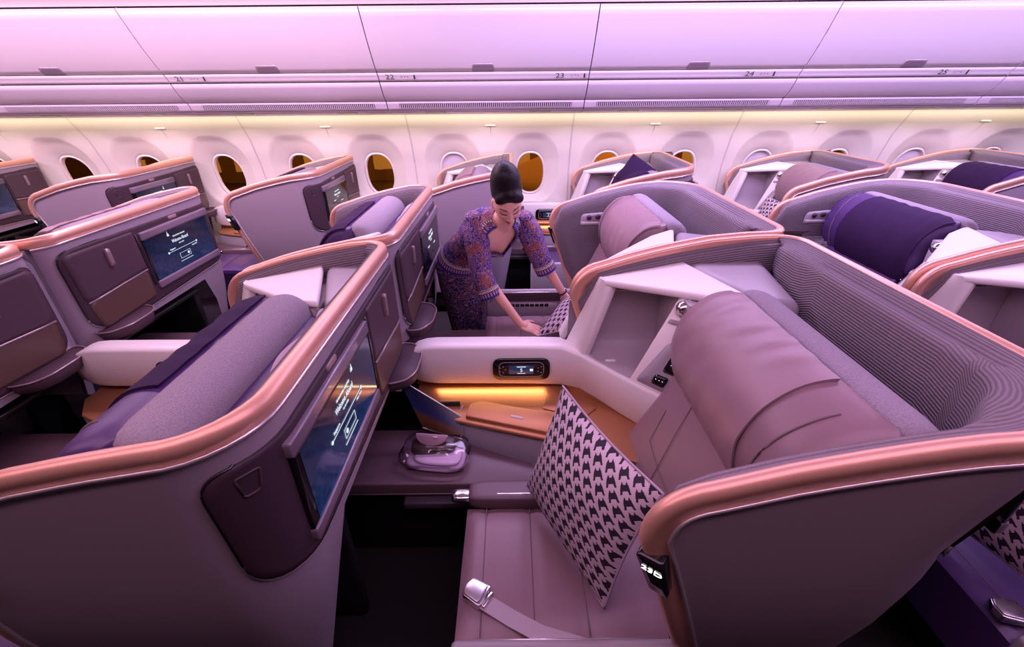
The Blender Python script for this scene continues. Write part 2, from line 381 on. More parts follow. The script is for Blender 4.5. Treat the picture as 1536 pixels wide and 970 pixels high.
# ------------------------------------------------------------------ the seats
# local frame of one seat: x aft (its rear plane is x = 0), y from the aisle side inwards, z up
def q3(X, Y, Z): return (X - 1.19, Y - .58, Z)
WS = 1.20
ZX = [-.93, -.80, -.65, -.5, -.36, -.2, 0]; ZT = [1.03, 1.082, 1.13, 1.165, 1.192, 1.206, 1.212]
def ztop(x): return interp(x, ZX, ZT)
SLOPE = [.33]
def xfront(z): return -.93 + SLOPE[0] * (.95 - min(z, .95))
RN, RF = .17, .11
class Path:
    """plan outline of a shell whose rear plane is x = rx"""
    def __init__(s, rx, rn=None):
        RN = rn or (.27 if rx > -.1 else .17)
        s.rx = rx; s.rn = RN; s.low = Path(rx, .42) if rx > -.1 and rn is None else None; P = []
        def add(x, y, nx, ny): P.append((x, y, nx, ny))
        for i in range(11): add(lerp(-.93, rx - RN, i / 10), 0, 0, 1)
        for i in range(1, 9):
            a = PI / 2 * i / 8; add(rx - RN + RN * math.sin(a), RN - RN * math.cos(a), -math.sin(a), math.cos(a))
        for i in range(1, 13): add(rx, lerp(RN, WS - RF, i / 12), -1, 0)
        for i in range(1, 9):
            a = PI / 2 * i / 8; add(rx - RF + RF * math.cos(a), WS - RF + RF * math.sin(a), -math.cos(a), -math.sin(a))
        for i in range(1, 11): add(lerp(rx - RF, -.93, i / 10), WS, 0, -1)
        s.P = P; s.n = len(P); s.S = [0]
        for i in range(1, s.n): s.S.append(s.S[-1] + math.hypot(P[i][0] - P[i - 1][0], P[i][1] - P[i - 1][1]))
    def blend(s, i, z):
        """path point i (may be fractional) at height z: the near corner opens up towards the floor"""
        def g(P):
            k = min(int(i), s.n - 2); t = i - k; return [lerp(a, b, t) for a, b in zip(P[k], P[k + 1])]
        r = g(s.P)
        if s.low: q = smooth((1.15 - z) / .36); r = [lerp(a, b, q) for a, b in zip(r, g(s.low.P))]
        l = math.hypot(r[2], r[3]); return (r[0], r[1], r[2] / l, r[3] / l)
    def index(s, q):
        if q <= 0: return 0
        for i in range(s.n - 1):
            if q <= s.S[i + 1]: return i + (q - s.S[i]) / (s.S[i + 1] - s.S[i])
        return s.n - 1
    def at(s, q):
        if q <= 0: return s.P[0]
        for i in range(s.n - 1):
            if q <= s.S[i + 1]:
                t = (q - s.S[i]) / (s.S[i + 1] - s.S[i]); r = [lerp(a, b, t) for a, b in zip(s.P[i], s.P[i + 1])]
                l = math.hypot(r[2], r[3]); return (r[0], r[1], r[2] / l, r[3] / l)
        return s.P[-1]
    def py(s, y): return s.S[18] + (y - s.rn)          # arc length of a point of the rear plane
    def zbot(s, i):
        x, y = s.P[i][:2]
        if i <= 12: return 0.0
        if i >= s.n - 14: return .45
        return lerp(0.0, .63 if s.low else .67, smooth((y - (.34 if s.low else .10)) / (.30 if s.low else .22))) if i < 31 else (.63 if s.low else .67)
def shell_point(p, i, r, zt_off=-.030, n_off=0.0, tuck=1):
    """i along the path, r from the rim (0) to the bottom (1)"""
    x, y, nx, ny = p.P[i]; top = ztop(x) + zt_off; bot = p.zbot(i)
    z = lerp(top, bot, r); wing = abs(nx) < .01
    if wing:
        u = (x + .93) / (p.rx - p.rn + .93)                      # 0 at the wing's front edge
        if u < .13: z = lerp(top - .10 * (1 - u / .13) ** 2, bot, r)
        xr = p.rx - p.rn if y < .5 else p.rx - RF
        x = lerp(xfront(z) + .012, xr, u)
    if tuck and n_off == 0 and p.low:
        x1, y1, nx, ny = p.blend(i, z)
        x = x if wing and i < 12 else x1; y = y1
        if i < 11: x = lerp(xfront(z) + .012, lerp(p.rx - p.rn, p.rx - .42, smooth((1.15 - z) / .36)), min(1, (p.P[i][0] + .93) / (p.rx - p.rn + .93)))
    ins = (.10 * smooth((.75 - z) / .75)) * tuck
    o = n_off + ins
    return (x + nx * o, y + ny * o, z)
def rim_path(p, y0=0, zlow=.30, zlow2=.62):
    """3D rim polyline with inward plan normals: up the near wing's front edge, around the rim, down the far wing's front edge"""
    R = []
    def wing(y, n, rev, zl):
        W = []
        zs = [lerp(zl, .93, i / 7) for i in range(8)]
        for z in zs: W.append((xfront(z), z))
        a0 = (xfront(.93), .93); a2 = (-.80, ztop(-.80)); a1 = (-.925, 1.055)
        for i in range(1, 8):
            t = i / 8; W.append((a0[0] * (1 - t) ** 2 + a1[0] * 2 * t * (1 - t) + a2[0] * t * t, a0[1] * (1 - t) ** 2 + a1[1] * 2 * t * (1 - t) + a2[1] * t * t))
        W.append(a2); return [((x, y, z), n) for x, z in (reversed(W) if rev else W)]
    R += wing(0, (0, 1), False, zlow)
    for (x, y, nx, ny) in p.P:
        if x > -.78: R.append(((x, y, ztop(x)), (nx, ny)))
    R += wing(WS, (0, -1), True, zlow2)
    # the lowest rows lean in with the tucked shell
    out = []
    for (pt, n) in R:
        o = .10 * smooth((.75 - pt[2]) / .75); out.append((Vector((pt[0] + n[0] * o, pt[1] + n[1] * o, pt[2])), Vector((n[0], n[1], 0))))
    return out
def sweep_rim(mb, R, prof, i0=0, i1=None):
    R = R[i0:i1]; P = []
    for i, (c, n) in enumerate(R):
        t = (R[min(i + 1, len(R) - 1)][0] - R[max(i - 1, 0)][0]).normalized(); b = n.cross(t); b = -b if 0 else b
        b = t.cross(n) if t.cross(n).z > 0 or abs(t.cross(n).z) < 1e-3 else n.cross(t)
        if abs(b.z) < .5 and b.x > 0 and abs(n.y) > .9: b = -b          # front edges: outwards is forward
        P.append([c + n * a + b * d for a, d in prof])
    return mb.grid(P, cv=True, caps=True)
HEAD0 = [(.68, .77), (.61, .785), (.566, .84), (.548, .92), (.556, .99), (.588, 1.06), (.645, 1.115), (.70, 1.137), (.755, 1.140), (.785, 1.125), (.785, .95), (.76, .80)]
BACK0 = [(.77, .80), (.775, .95), (.765, 1.10), (.752, 1.138), (.79, 1.152), (.84, 1.140), (.880, 1.10), (.895, 1.02), (.89, .92), (.86, .83)]
def closed_spline(P, k=3):
    out = []; n = len(P)
    for i in range(n):
        a, b, c, d = (Vector(P[(i + j) % n]) for j in (-1, 0, 1, 2))
        for t in [q / k for q in range(k)]:
            out.append(tuple(.5 * (2 * b + (c - a) * t + (2 * a - 5 * b + 4 * c - d) * t * t + (-a + 3 * b - 3 * c + d) * t ** 3)))
    return out
HEADP = closed_spline(HEAD0)

def build_seat(root, s, ys, rx, glow=False, shared=False):
    """all parts of one seat under root; s = -1 mirrors it about y"""
    global XF
    XF[0] = lambda v: (v[0], v[1] * s * ys, v[2]); XF[1] = s < 0
    fx = lambda v: Vector((v[0], v[1] * s * ys, v[2]))
    SLOPE[0] = -.04 if rx < -.1 and s > 0 and ys == 1 else .33
    p = Path(rx); mb = MB(); rr = [0, .08, .18, .3, .42, .55, .68, .8, .9, 1]
    mb.grid([[shell_point(p, i, r) for r in rr] for i in range(p.n)]); mb.obj('shell', SHELL, root)
    R = rim_path(p)
    prof = [(-.003, -.046), (-.005, -.014), (-.003, -.004), (.003, .003), (.010, .006), (.020, .006), (.027, .003), (.030, -.005), (.029, -.046)]
    hz = .046 if rx > -.1 else .037; prof = [(a, max(b, -hz)) for a, b in prof]
    sweep_rim(MB(), R, prof).obj('rim_trim', COPPER, root)
    sweep_rim(MB(), R, [(-.006, -hz - .010), (-.008, -hz - .001), (.0, -hz), (.0, -hz - .010)]).obj('rim_edge_strip', EDGE, root)
    # ribbed liner: ledge and inner face
    rows = []; uvs = []
    n = p.n
    for i in range(n):
        x, y, nx, ny = p.P[i]; q = p.S[i] / p.S[-1]
        rear = smooth((x - (rx - .35)) / .2) * (1 if abs(nx) > .01 or True else 0)
        wl = lerp(.064, .130, rear) if y < WS - .015 else lerp(.050, .07, rear)
        if rx < -.1: wl = .052
        dip = (.035 if rx > -.1 else 0) * smooth((y - .22) / .08) * smooth((.92 - y) / .08) if nx < -.9 else 0
        front = 1 - smooth((x + .93) / .08) if abs(nx) < .01 else 0
        wl = lerp(wl, .032, front)
        cs = [(.027, .000), (.033, -.004), (lerp(.033, wl, .18), -.007), (lerp(.033, wl, .34), -.012 - dip), (lerp(.033, wl, .60), -.012 - dip), (lerp(.033, wl, .76), -.010), (wl, -.020), (wl + .006, -.035), (wl + .006, -.08)]
        row = []; uv = []; L_ = 0
        for j, (a, dz) in enumerate(cs):
            pt = Vector(shell_point(p, i, 0, dz, 0, 0)); pt += Vector((nx, ny, 0)) * a
            if front: pt.x += .012 * front
            row.append(pt); L_ += (row[-1] - row[-2]).length if j else 0; uv.append((p.S[i], L_))
        for j in range(1, 9):
            r = j / 8 * .62
            pt = Vector(shell_point(p, i, r, -.08, 0, 0)) + Vector((nx, ny, 0)) * (wl + .006)
            row.append(pt); L_ += (row[-1] - row[-2]).length; uv.append((p.S[i], L_))
        rows.append(row); uvs.append(uv)
    mb = MB(); mb.grid(list(rows), uv=uvs)
    # flip so that normals face inwards
    mb.f = [tuple(reversed(f)) for f in mb.f]; mb.obj('ribbed_liner', RIB, root)
    # seam stitch on the liner ledge
    # ---------------- rear face
    def rp(a, z, d):
        x, y, nx, ny = p.blend(p.index(a), z); o = -d + .10 * smooth((.75 - z) / .75); return (x + nx * o, y + ny * o, z)
    py = p.py
    ins = round_poly([(py(-.03), 1.110), (py(1.155), 1.130), (py(1.145), .76), (py(1.0), .705), (py(.15), .735), (py(-.01), .77)][::-1], [.06, .07, .06, .05, .09, .10][::-1], 6)
    pan = plate(MB(), ins, rp, .010, 22).obj('rear_panel', INSERT, root)
    riml = list(ins) + [ins[0]]
    MB().tube([rp(a, z, .006) for a, z in riml], .004, 6).obj('panel_seal', EDGE if 0 else BLACK, pan)
    lp = [q for q in riml if q.y < .86]
    MB().tube([rp(a, z - .004, .006) for a, z in sorted([(q.x, q.y) for q in lp])], .0035, 6).obj('panel_edge_strip', EDGE, pan)
    def fl(a, z, d): return (rx + d, a - p.S[18] + p.rn, z)
    # screen unit
    sc = round_poly([(py(.13), .775), (py(.70), .775), (py(.70), 1.088), (py(.13), 1.088)], .012, 3)
    scr = plate(MB(), sc, fl, .016, 3).obj('screen_unit', BLACKG, root)
    mbp = MB(); uvp = [(py(.160), .815), (py(.692), .815), (py(.692), 1.048), (py(.160), 1.048)]
    mbp.v = [fl(a, z, .0175) for a, z in uvp]; mbp.f = [(0, 1, 2, 3)]; mbp.u = [(0, 0), (.56, 0), (.56, .3), (0, .3)] if s > 0 else [(.56, 0), (0, 0), (0, .3), (.56, .3)]
    mbp.obj('screen_picture', SCREEN, scr, smooth=False)
    BEZ = mat('screen_bezel', (.20, .15, .20), .3, coat=.3)
    plate(MB(), round_poly([(py(.128), 1.046), (py(.702), 1.046), (py(.702), 1.089), (py(.128), 1.089)], .008, 3), fl, .022, 2).obj('top_bezel', BEZ, scr)
    plate(MB(), round_poly([(py(.128), .772), (py(.702), .772), (py(.702), .814), (py(.128), .814)], .008, 3), fl, .022, 2).obj('bottom_bezel', BEZ, scr)
    def st(name, body, y, z, size, par=scr, m=GLOW, sx=1, al='CENTER'):
        XD = (0, s, 0) if s > 0 else (0, 1, 0)
        text(name, body, size, m, par, fx(fl(py(y), z, .019)), (0, 1, 0), (0, 0, 1), sx=sx, align=al)
    st('airline_name', 'SINGAPORE AIRLINES', .43, 1.005, .011)
    st('welcome_text', 'Welcome Aboard', .43, .980, .027, sx=.72)
    st('flight_text', 'SQ 23 A350', .43, .957, .009)
    cy = .43; sgn = s
    st('origin_text', 'Singapore', cy - .085 * sgn, .940, .012); st('destination_text', 'New York', cy + .10 * sgn, .913, .011)
    def bar(mb, y0, z0, y1, z1): mb.box((rx + .0185, min(y0, y1), min(z0, z1)), (rx + .0195, max(y0, y1), max(z0, z1)), 0)
    g = MB(); bar(g, cy - .12, .926, cy + .12, .9275)
    for yy in (cy - .125, cy + .125): g.tube([(rx + .0185, yy, .9268), (rx + .0195, yy, .9268)], .006, 10)
    g.obj('route_line', GLOW, scr)
    g = MB(); bar(g, cy - .045, .868, cy + .045, .8690); bar(g, cy - .045, .899, cy + .045, .9000); bar(g, cy - .046, .868, cy - .045, .900); bar(g, cy + .045, .868, cy + .046, .900); bar(g, cy - .055, .852, cy + .055, .854)
    g.tube([(rx + .0185, cy - .028, .884), (rx + .0195, cy - .028, .884)], .008, 10); g.obj('start_button_frame', GLOW, scr)
    g = MB(); g.v = [(rx + .0190, cy + a, 1.016 + b) for a, b in ((.075, 0), (.092, 0), (.090, .012), (.082, .034), (.084, .016), (.078, .012))]; g.f = [(0, 1, 2, 4, 5), (2, 3, 4)]
    g.u = [(0, 0)] * 6; g.obj('bird_emblem', GLOW, scr, smooth=False)
    # buttons, latch, closet, niche, tray
    plate(MB(), round_poly([(py(.385), 1.097), (py(.455), 1.097), (py(.455), 1.116), (py(.385), 1.116)], .008, 3), rp, .012, 2).obj('light_button', mat('button_bronze', (.32, .22, .22), .35), pan)
    lo = round_poly([(py(.035), 1.03), (py(.065), 1.03), (py(.075), 1.083), (py(.028), 1.083)], .008, 4)
    plate(MB(), lo, rp, .009, 2).obj('coat_hook', INSERT, pan)
    MB().tube([rp(a, z, .010) for a, z in list(lo) + [lo[0]]], .003, 6).obj('coat_hook_ring', DOORM, pan)
    plate(MB(), round_poly([(py(.712), .80), (py(.728), .80), (py(.728), 1.09), (py(.712), 1.09)], .003, 2), rp, .014, 2).obj('screen_post', BLACK, pan)
    plate(MB(), round_poly([(py(.735), .905), (py(1.125), .880), (py(1.135), 1.112), (py(.735), 1.108)], [.01, .03, .03, .01], 4), rp, .014, 8).obj('closet_door', DOORM, root)
    d = root.children[-1] if False else None
    dh = bpy.data.objects[[o.name for o in C.objects if o.parent == root and o.name.startswith('closet_door')][-1]]
    plate(MB(), round_poly([(py(.915), .99), (py(.938), .99), (py(.938), 1.08), (py(.915), 1.08)], .010, 4), rp, .026, 2).obj('door_handle', mat('handle_bronze', (.30, .22, .24), .3, metal=.3), dh)
    MB().tube([rp(py(.735), .898, .014), rp(py(.9), .890, .016), rp(py(1.05), .880, .016), rp(py(1.12), .876, .016)], .005, 6).obj('door_lip', mat('handle_bronze', (0, 0, 0)), dh)
    plate(MB(), round_poly([(py(.74), .745), (py(1.10), .730), (py(1.12), .872), (py(.74), .893)], .02, 4), rp, .0125, 8).obj('niche', NICHE, root)
    tr = [(.0, .83), (.075, .86), (.105, .92), (.105, 1.06), (.06, 1.145), (-.01, 1.155)]
    tp = round_poly([(rx + a, b) for a, b in tr], .03, 4)
    mb = MB(); mb.prism([(a, b, .730) for a, b in tp], [(a * 1 - .006 if a > rx + .02 else a, lerp(b, .99, .12), .680) for a, b in tp], .004, 1)
    cupt = mb.obj('cup_tray', DOORM, root)
    MB().tube([(a, b, .732) for a, b in tp] + [(tp[0].x, tp[0].y, .732)], .004, 6).obj('tray_rim', mat('handle_bronze', (0, 0, 0)), cupt)
    # footwell lining below the rear face
    mb = MB(); mb.box((rx - .60, .36, .60), (rx - .03, 1.13, .63), .01); mb.box((rx - .60, .36, .02), (rx - .05, .40, .62), .01); mb.box((rx - .62, .36, .02), (rx - .58, 1.13, .62), .01)
    mb.obj('footwell_lining', BLACK, root)
    # seat number display on the near wing's front edge
    nd = Vector((-.60, -.80, 0)); xd = Vector((.80, -.60, 0)); o_ = Vector((-.880, .004, .842))
    ol = round_poly([(-.022, -.062), (.020, -.062), (.029, .062), (-.029, .062)], .008, 3)
    dsp = plate(MB(), ol, lambda a, b, d: o_ + xd * a + Vector((-.31, .0, .95)) * b + nd * (d - .018), .042, 2).obj('seat_number_display', BLACKG, root)
    # ---------------- seat
    mb = MB(); lo_, hi_ = q3(-.165, 1.0 if shared else .63, .30), q3(.42, 1.44 if shared else 1.075, .45)
    NX, NY = 25, 11; top = []
    for i in range(NX):
        x = lerp(lo_[0], hi_[0], i / (NX - 1)); row = []
        for j in range(NY):
            y = lerp(lo_[1], hi_[1], j / (NY - 1)); e = min(i / 2, (NY - 1 - j) / 2, j / 2, 1)
            dz = -.025 * (1 - math.sqrt(max(0, 1 - (1 - min(1, e)) ** 2))); g = min(abs((x - lo_[0]) - c_) for c_ in (.07, .22, .37, .52)); dz -= .006 * max(0, 1 - g / .02)
            row.append((x, y, .452 + dz + .006 * math.sin(PI * j / (NY - 1))))
        top.append(row)
    mb.grid(top); mb.f = list(mb.f)
    ring = [top[i][0] for i in range(NX)] + [top[-1][j] for j in range(1, NY)] + [top[i][-1] for i in range(NX - 2, -1, -1)] + [top[0][j] for j in range(NY - 2, 0, -1)]
    mb.grid([[(a, b, c_), (a, b, c_ - .03), (a, b, .30), (a, b, .22)] for a, b, c_ in ring], cu=True); mb.f = mb.f[:(NX - 1) * (NY - 1)] + [tuple(reversed(f)) for f in mb.f[(NX - 1) * (NY - 1):]]
    sc_ = mb.obj('seat_cushion', TAUPE, root)
    SEAMM = mat('stitched_seam', (.17, .115, .12), .6)
    for c_ in (.07, .22, .37):
        x = lo_[0] + c_; MB().tube([(x, lerp(lo_[1] + .015, hi_[1] - .015, t / 8), .4485 + .006 * math.sin(PI * t / 8)) for t in range(9)], .0016, 5).obj('seam', SEAMM, sc_)
    MB().box(q3(-.10, .66, .05), q3(.60, 1.05, .30), .02).obj('seat_base', BLACK, root)
    if not shared:
     sl = MB().superell(((-.165 + .42) / 2 - 1.19, 1.12 - .58, .448), (.292, .045, .030), .3); sl.obj('side_armrest', DARKL, root)
     ar = bpy.data.objects[[o.name for o in C.objects if o.parent == root and o.name.startswith('side_armrest')][-1]]
     MB().superell((-.185 - 1.19, 1.115 - .58, .450), (.042, .026, .016), .6, 14, 8).obj('armrest_tip', CHROME, ar)
     MB().box(q3(-.06, 1.095, .4755), q3(.06, 1.103, .4795), .002).obj('armrest_strip', EDGE, ar)
    # backrest
    bp = [(.40, .40), (.43, .47), (.50, .60), (.56, .72), (.61, .83), (.70, .98), (.80, 1.08), (.87, 1.06), (.84, .86), (.74, .62), (.62, .40)]
    P = []; ysn = [(.665, .90), (.672, .97), (.69, 1), (.85, 1), (1.0, 1.0), (1.17, 1), (1.33, 1), (1.35, .97), (1.357, .9)]
    cxz = (.66, .72)
    for y, k_ in ysn: P.append([q3(cxz[0] + (x - cxz[0]) * k_, y, cxz[1] + (z - cxz[1]) * (k_ * .3 + .7)) for x, z in bp])
    br = MB().grid(P, cv=True, caps=True).obj('backrest', TAUPE, root)
    off = lambda x, y, z: q3(x - .001, y, z)
    MB().tube([off(.437, 1.06, .48), off(.497, 1.10, .6), off(.556, 1.14, .72), off(.61, 1.17, .83)], .0014, 5).obj('seam', SEAMM, br)
    MB().tube([off(.497, .70, .6), off(.497, .9, .6), off(.497, 1.10, .6), off(.502, 1.22, .61), off(.56, 1.26, .72)], .0014, 5).obj('seam', SEAMM, br)
    # headrest: leather front half, woven rear half, loose leather cover over the front
    prof_shift = .028 if rx > -.1 else -.075
    def bolster(prof, ends, cz=.95):
        cx = sum(x for x, z in prof) / len(prof); P = []
        for y, k_ in ends: P.append([q3(cx + (x - cx) * k_ + prof_shift, y, cz + (z - cz) * (.35 * k_ + .65)) for x, z in prof])
        return MB().grid(P, cv=True, caps=True)
    ENDS = ((.655, .30), (.660, .62), (.672, .83), (.695, .95), (.73, 1), (.9, 1), (1.06, 1), (1.2, 1), (1.32, 1), (1.355, .95), (1.378, .83), (1.39, .62), (1.395, .30))
    hr = bolster(HEADP, ENDS).obj('headrest', TAUPE, root)
    MB().tube([q3(x - .002 + prof_shift, .785 - .10 * (z - .8) ** 2 * 4, z) for x, z in HEADP[2:21]], .003, 6).obj('piping', SEAMM, hr)
    bolster(closed_spline(BACK0), ENDS, .98).obj('woven_back_cushion', WOVEN, hr)
    P = []; ny_ = 30; hp = HEADP[3:24]
    for i in range(ny_ + 1):
        y = .845 + i * (1.386 - .845) / ny_; row = []; ek = 1 - .16 * smooth((y - 1.33) / .056)
        for t, (x, z) in enumerate(hp):
            e_ = .009 + .0035 * noise.noise((z * 9 + x * 5, y * 16 + z * 10, 1.3)) + .0025 * math.sin(y * 60 + z * 30 + 3 * noise.noise((y * 5, z * 5, 0))) * (.5 + .5 * noise.noise((y * 3, z * 4, 7))) + (.010 * (1 - smooth(t / 3)))
            v_ = Vector(((x - .66) * ek, (z - .95) * (.35 * ek + .65))); l_ = v_.length
            v_ = v_ * (1 + e_ / l_); row.append(q3(.66 + v_.x + prof_shift, y, .95 + v_.y))
        P.append(row)
    mbc = MB().grid(P); ring = P[0] + [r[-1] for r in P[1:]] + list(reversed(P[-1][:-1])) + [r[0] for r in reversed(P[1:-1])]
    cen = q3(.66 + prof_shift, 1.11, .95)
    mbc.grid([[c_, tuple(a if k_ == 1 else lerp(a, b, .05) for k_, (a, b) in enumerate(zip(c_, cen)))] for c_ in ring], cu=True)
    mbc.obj('headrest_cover', TAUPE2, root)
    if rx < -.1:
        # folded grey cloth and tuck behind the headrest of the turned down seats
        PALE = mat('pale_lilac_cloth', (.42, .33, .40), .85, bump=.4, bscale=300)
        P = []
        for k_ in range(25):
            y = lerp(.70, 1.34, k_ / 24); e_ = smooth(min(k_, 24 - k_) / 4)
            P.append([q3(.862 + .10 * t + .012 * math.sin(y * 22 + t * 5), y, 1.045 + e_ * (.110 * math.sin(PI * (.15 + .55 * t)) + .008 * noise.noise((y * 9, t * 4, 2)))) for t in [q_ / 10 for q_ in range(11)]])
        MB().grid(P).obj('folded_cloth', PALE, root)
    # ---------------- console on the inner side
    XF_keep = None
    mb = MB(); t_ = .03
    tc = [(.375, 1.738, 1.048), (.385, 1.69, 1.050), (.70, 1.425, 1.098), (.835, 1.365, 1.116), (.715, 1.738, 1.116)]
    mb.prism([q3(*a) for a in tc], [q3(a[0], a[1], a[2] - t_) for a in tc], .012, 3); con = mb.obj('console_top', WHITE, root)
    lc = [(.842, 1.38, 1.110), (min(1.02, 1.155 + rx), 1.37, 1.08), (min(1.04, 1.16 + rx), 1.735, 1.125), (.725, 1.735, 1.112)]
    MB().prism([q3(*a) for a in lc], [q3(a[0], a[1], .70) for a in lc], .035, 4).obj('console_cover', LILAC, root)
    # bar, front face: one white moulding swept along the console's plan line
    line = [(-.30, 1.65, .754, .560), (-.1, 1.65, .754, .557), (.1, 1.65, .752, .553), (.22, 1.648, .748, .548), (.30, 1.622, .726, .545), (.38, 1.54, .718, .540), (.46, 1.45, .715, .532), (.58, 1.33, .712, .520), (.63, 1.29, .712, .515)]
    P = []
    if shared: line = line[4:]
    e0 = [] if shared else [(-.46, .02), (-.455, .6), (-.43, .82), (-.39, .95), (-.34, 1)]
    full = [(x, 1.65, .657 + .097 * k_, .657 - .097 * k_) for x, k_ in e0] + line
    for (x, y, zt, zb) in full:
        x2, y2 = (x, 1.745) if x < .30 else (x + .012, y + .020) if x > .34 else (x + .005, 1.70)
        P.append([q3(x, y + .008, zb), q3(x, y, zb + .01 if zt - zb > .03 else zb), q3(x, y - .004, (zt + zb) / 2), q3(x, y, zt - .012 if zt - zb > .03 else zt), q3(x, y + .012, zt), q3(x2, y2, zt), q3(x2, y2, zb)])
    bar_o = MB().grid(P, cv=True, caps=True).obj('console_front', WHITE, root)
    # sloping frame at the front of the cubby
    A = [(.375, 1.73, 1.05), (.392, 1.675, 1.045), (.30, 1.625, .72), (.235, 1.645, .74), (.235, 1.74, .75)]
    fr = [(.372, 1.742, 1.052), (.375, 1.695, 1.050), (.415, 1.672, 1.030), (.305, 1.622, .690), (.228, 1.650, .69), (.228, 1.742, .69)]
    MB().prism([q3(*a) for a in fr], [q3(a[0] + .028, a[1] + .012, a[2] - .004) for a in fr], .008, 2).obj('console_frame', WHITE, root)
    # cubby interior
    mb = MB(); bk = 1.722
    prof_ = [(1.05, bk), (.80, bk), (.755, bk - .008), (.728, bk - .03), (.714, bk - .07), (.712, bk - .12)]
    mb.grid([[q3(max(x, interp(z, [.70, 1.05], [.27, .40])), min(y, bk) if k_ < 4 else lerp(bk, (1.66 - (x - .28) * 1.05), (k_ - 2) / 3), z) for k_, (z, y) in enumerate(prof_)] for x in (.27, .35, .45, .55, .66, .80)])
    mb.box(q3(.64, 1.42, .70), q3(.80, 1.722, 1.06), .004)
    mb.obj('stowage_cubby', CUBBY, root)
    cub = bpy.data.objects[[o.name for o in C.objects if o.parent == root and o.name.startswith('stowage_cubby')][-1]]
    MB().box(q3(.42, bk - .003, .985), q3(.68, bk - .001, 1.012), .0005, 1).obj('stowage_label', LABEL, cub)
    if glow: text('label_text', 'No stowage for Taxi, Takeoff and Landing', .0125, INK, cub, fx(q3(.55, bk - .0045, .9985)), (1, 0, 0), (0, 0, 1))
    MB().box(q3(.40, 1.585, .713), q3(.445, 1.60, .722), .003).obj('cubby_clip', WHITE, cub)
    # face panel with reading light and sockets
    FA, FB, FC, FD = (Vector(q3(*a)) for a in ((.465, 1.455, .705), (.60, 1.315, .70), (.80, 1.385, 1.085), (.635, 1.505, 1.068)))
    def face(u, v, d=0.0):
        nrm_ = (FB - FA).cross(FD - FA).normalized(); return (FA * (1 - u) + FB * u) * (1 - v) + (FD * (1 - u) + FC * u) * v + nrm_ * d
    fp = MB().prism([face(0, 0), face(1, 0), face(1, 1), face(0, 1)], [face(0, 0, -.035), face(1, 0, -.035), face(1, 1, -.035), face(0, 1, -.035)], .008, 2).obj('console_face', WHITE, root)
    sg_ = 1
    plate(MB(), round_poly([(.12, .06), (.97, .06), (.97, .52), (.30, .52)], .06, 4), lambda a, b, d: face(a, b, d), .004, 2).obj('socket_panel', LILAC, fp)
    for (u0, v0, u1, v1) in ((.50, .24, .90, .40), (.42, .10, .70, .20)):
        so = plate(MB(), round_poly([(u0, v0), (u1, v0), (u1, v1), (u0, v1)], .04, 3), lambda a, b, d: face(a, b, d + .004), .004, 2).obj('socket', BLACKG, fp)
        for k_ in range(3):
            c_ = face(lerp(u0, u1, .25 + .25 * k_), (v0 + v1) / 2, .009); MB().superell(c_, (.004, .004, .004), 1, 8, 5).obj('socket_hole', CHROME, fp)
    plate(MB(), round_poly([(.45, .44), (.9, .44), (.9, .49), (.45, .49)], .02, 3), lambda a, b, d: face(a, b, d + .004), .006, 2).obj('usb_flap', WHITE, fp)
    c_ = face(.22, .87, .012); MB().superell(c_, (.030, .030, .030), 1, 18, 12).obj('reading_light', CHROME, fp)
    ax = (face(.22, .87, .1) - face(.22, .87, 0)).normalized()
    MB().tube([face(.22, .87, .0), face(.22, .87, .012), face(.22, .87, .013), face(.22, .87, .002)], [.040, .038, .033, .03], 20).obj('light_collar', WHITE, fp)
    plate(MB(), round_poly([(.08, .70), (.40, .70), (.40, .745), (.08, .745)], .02, 3), lambda a, b, d: face(a, b, d), .006, 2).obj('light_switch', LILAC, fp)
    if not shared:
        # control handset in the bar
        cx0, cz0 = .040, .645
        ol = round_poly([(cx0 - .128, cz0 - .056), (cx0 + .128, cz0 - .056), (cx0 + .128, cz0 + .056), (cx0 - .128, cz0 + .056)], .04, 6)
        hs = plate(MB(), ol, lambda a, b, d: q3(a, 1.645 - d, b), .008, 2).obj('control_handset', BLACKG, bar_o)
        ol2 = [((a - cx0) * .78 + cx0, (b - cz0) * .68 + cz0) for a, b in ol]
        MB().tube([q3(a, 1.637, b) for a, b in ol2 + [ol2[0]]], .0018, 6).obj('handset_ring', LILAC, bar_o)
        mb = MB().box(q3(cx0 - .055, 1.634, cz0 - .022), q3(cx0 + .055, 1.636, cz0 + .022), 0).obj('handset_screen', mat('handset_display', (.01, .01, .03), .2, emit=(.02, .04, .12), es=.6), bar_o)
        if glow:
            text('handset_digit', '5', .026, GLOW, bar_o, fx(q3(cx0, 1.633, cz0 - .002)), (1, 0, 0), (0, 0, 1))
            mb = MB(); mb.box(q3(cx0 - .02, 1.632, cz0 + .015), q3(cx0 + .02, 1.633, cz0 + .018), 0); mb.box(q3(cx0 - .018, 1.632, cz0 - .019), q3(cx0 + .018, 1.633, cz0 - .017), 0); mb.box(q3(cx0 + .038, 1.632, cz0 - .006), q3(cx0 + .052, 1.633, cz0 + .006), 0)
            mb.obj('handset_icons', GLOW, bar_o)
        mb = MB()
        for sx_ in (-.085, .085):
            for k_ in range(5):
                a = 2 * PI * k_ / 5; mb.box(q3(cx0 + sx_ + .013 * math.cos(a) - .0025, 1.634, cz0 + .016 * math.sin(a) - .0025), q3(cx0 + sx_ + .013 * math.cos(a) + .0025, 1.6365, cz0 + .016 * math.sin(a) + .0025), 0)
        mb.obj('handset_keys', LILAC, bar_o)
    # copper side shelf and its plinth
    sh = [(-.36, 1.49), (-.235, 1.432), (.235, 1.290), (.56, 1.15), (.62, 1.27), (.50, 1.43), (.36, 1.59), (.22, 1.70), (-.44, 1.70), (-.44, 1.60)]
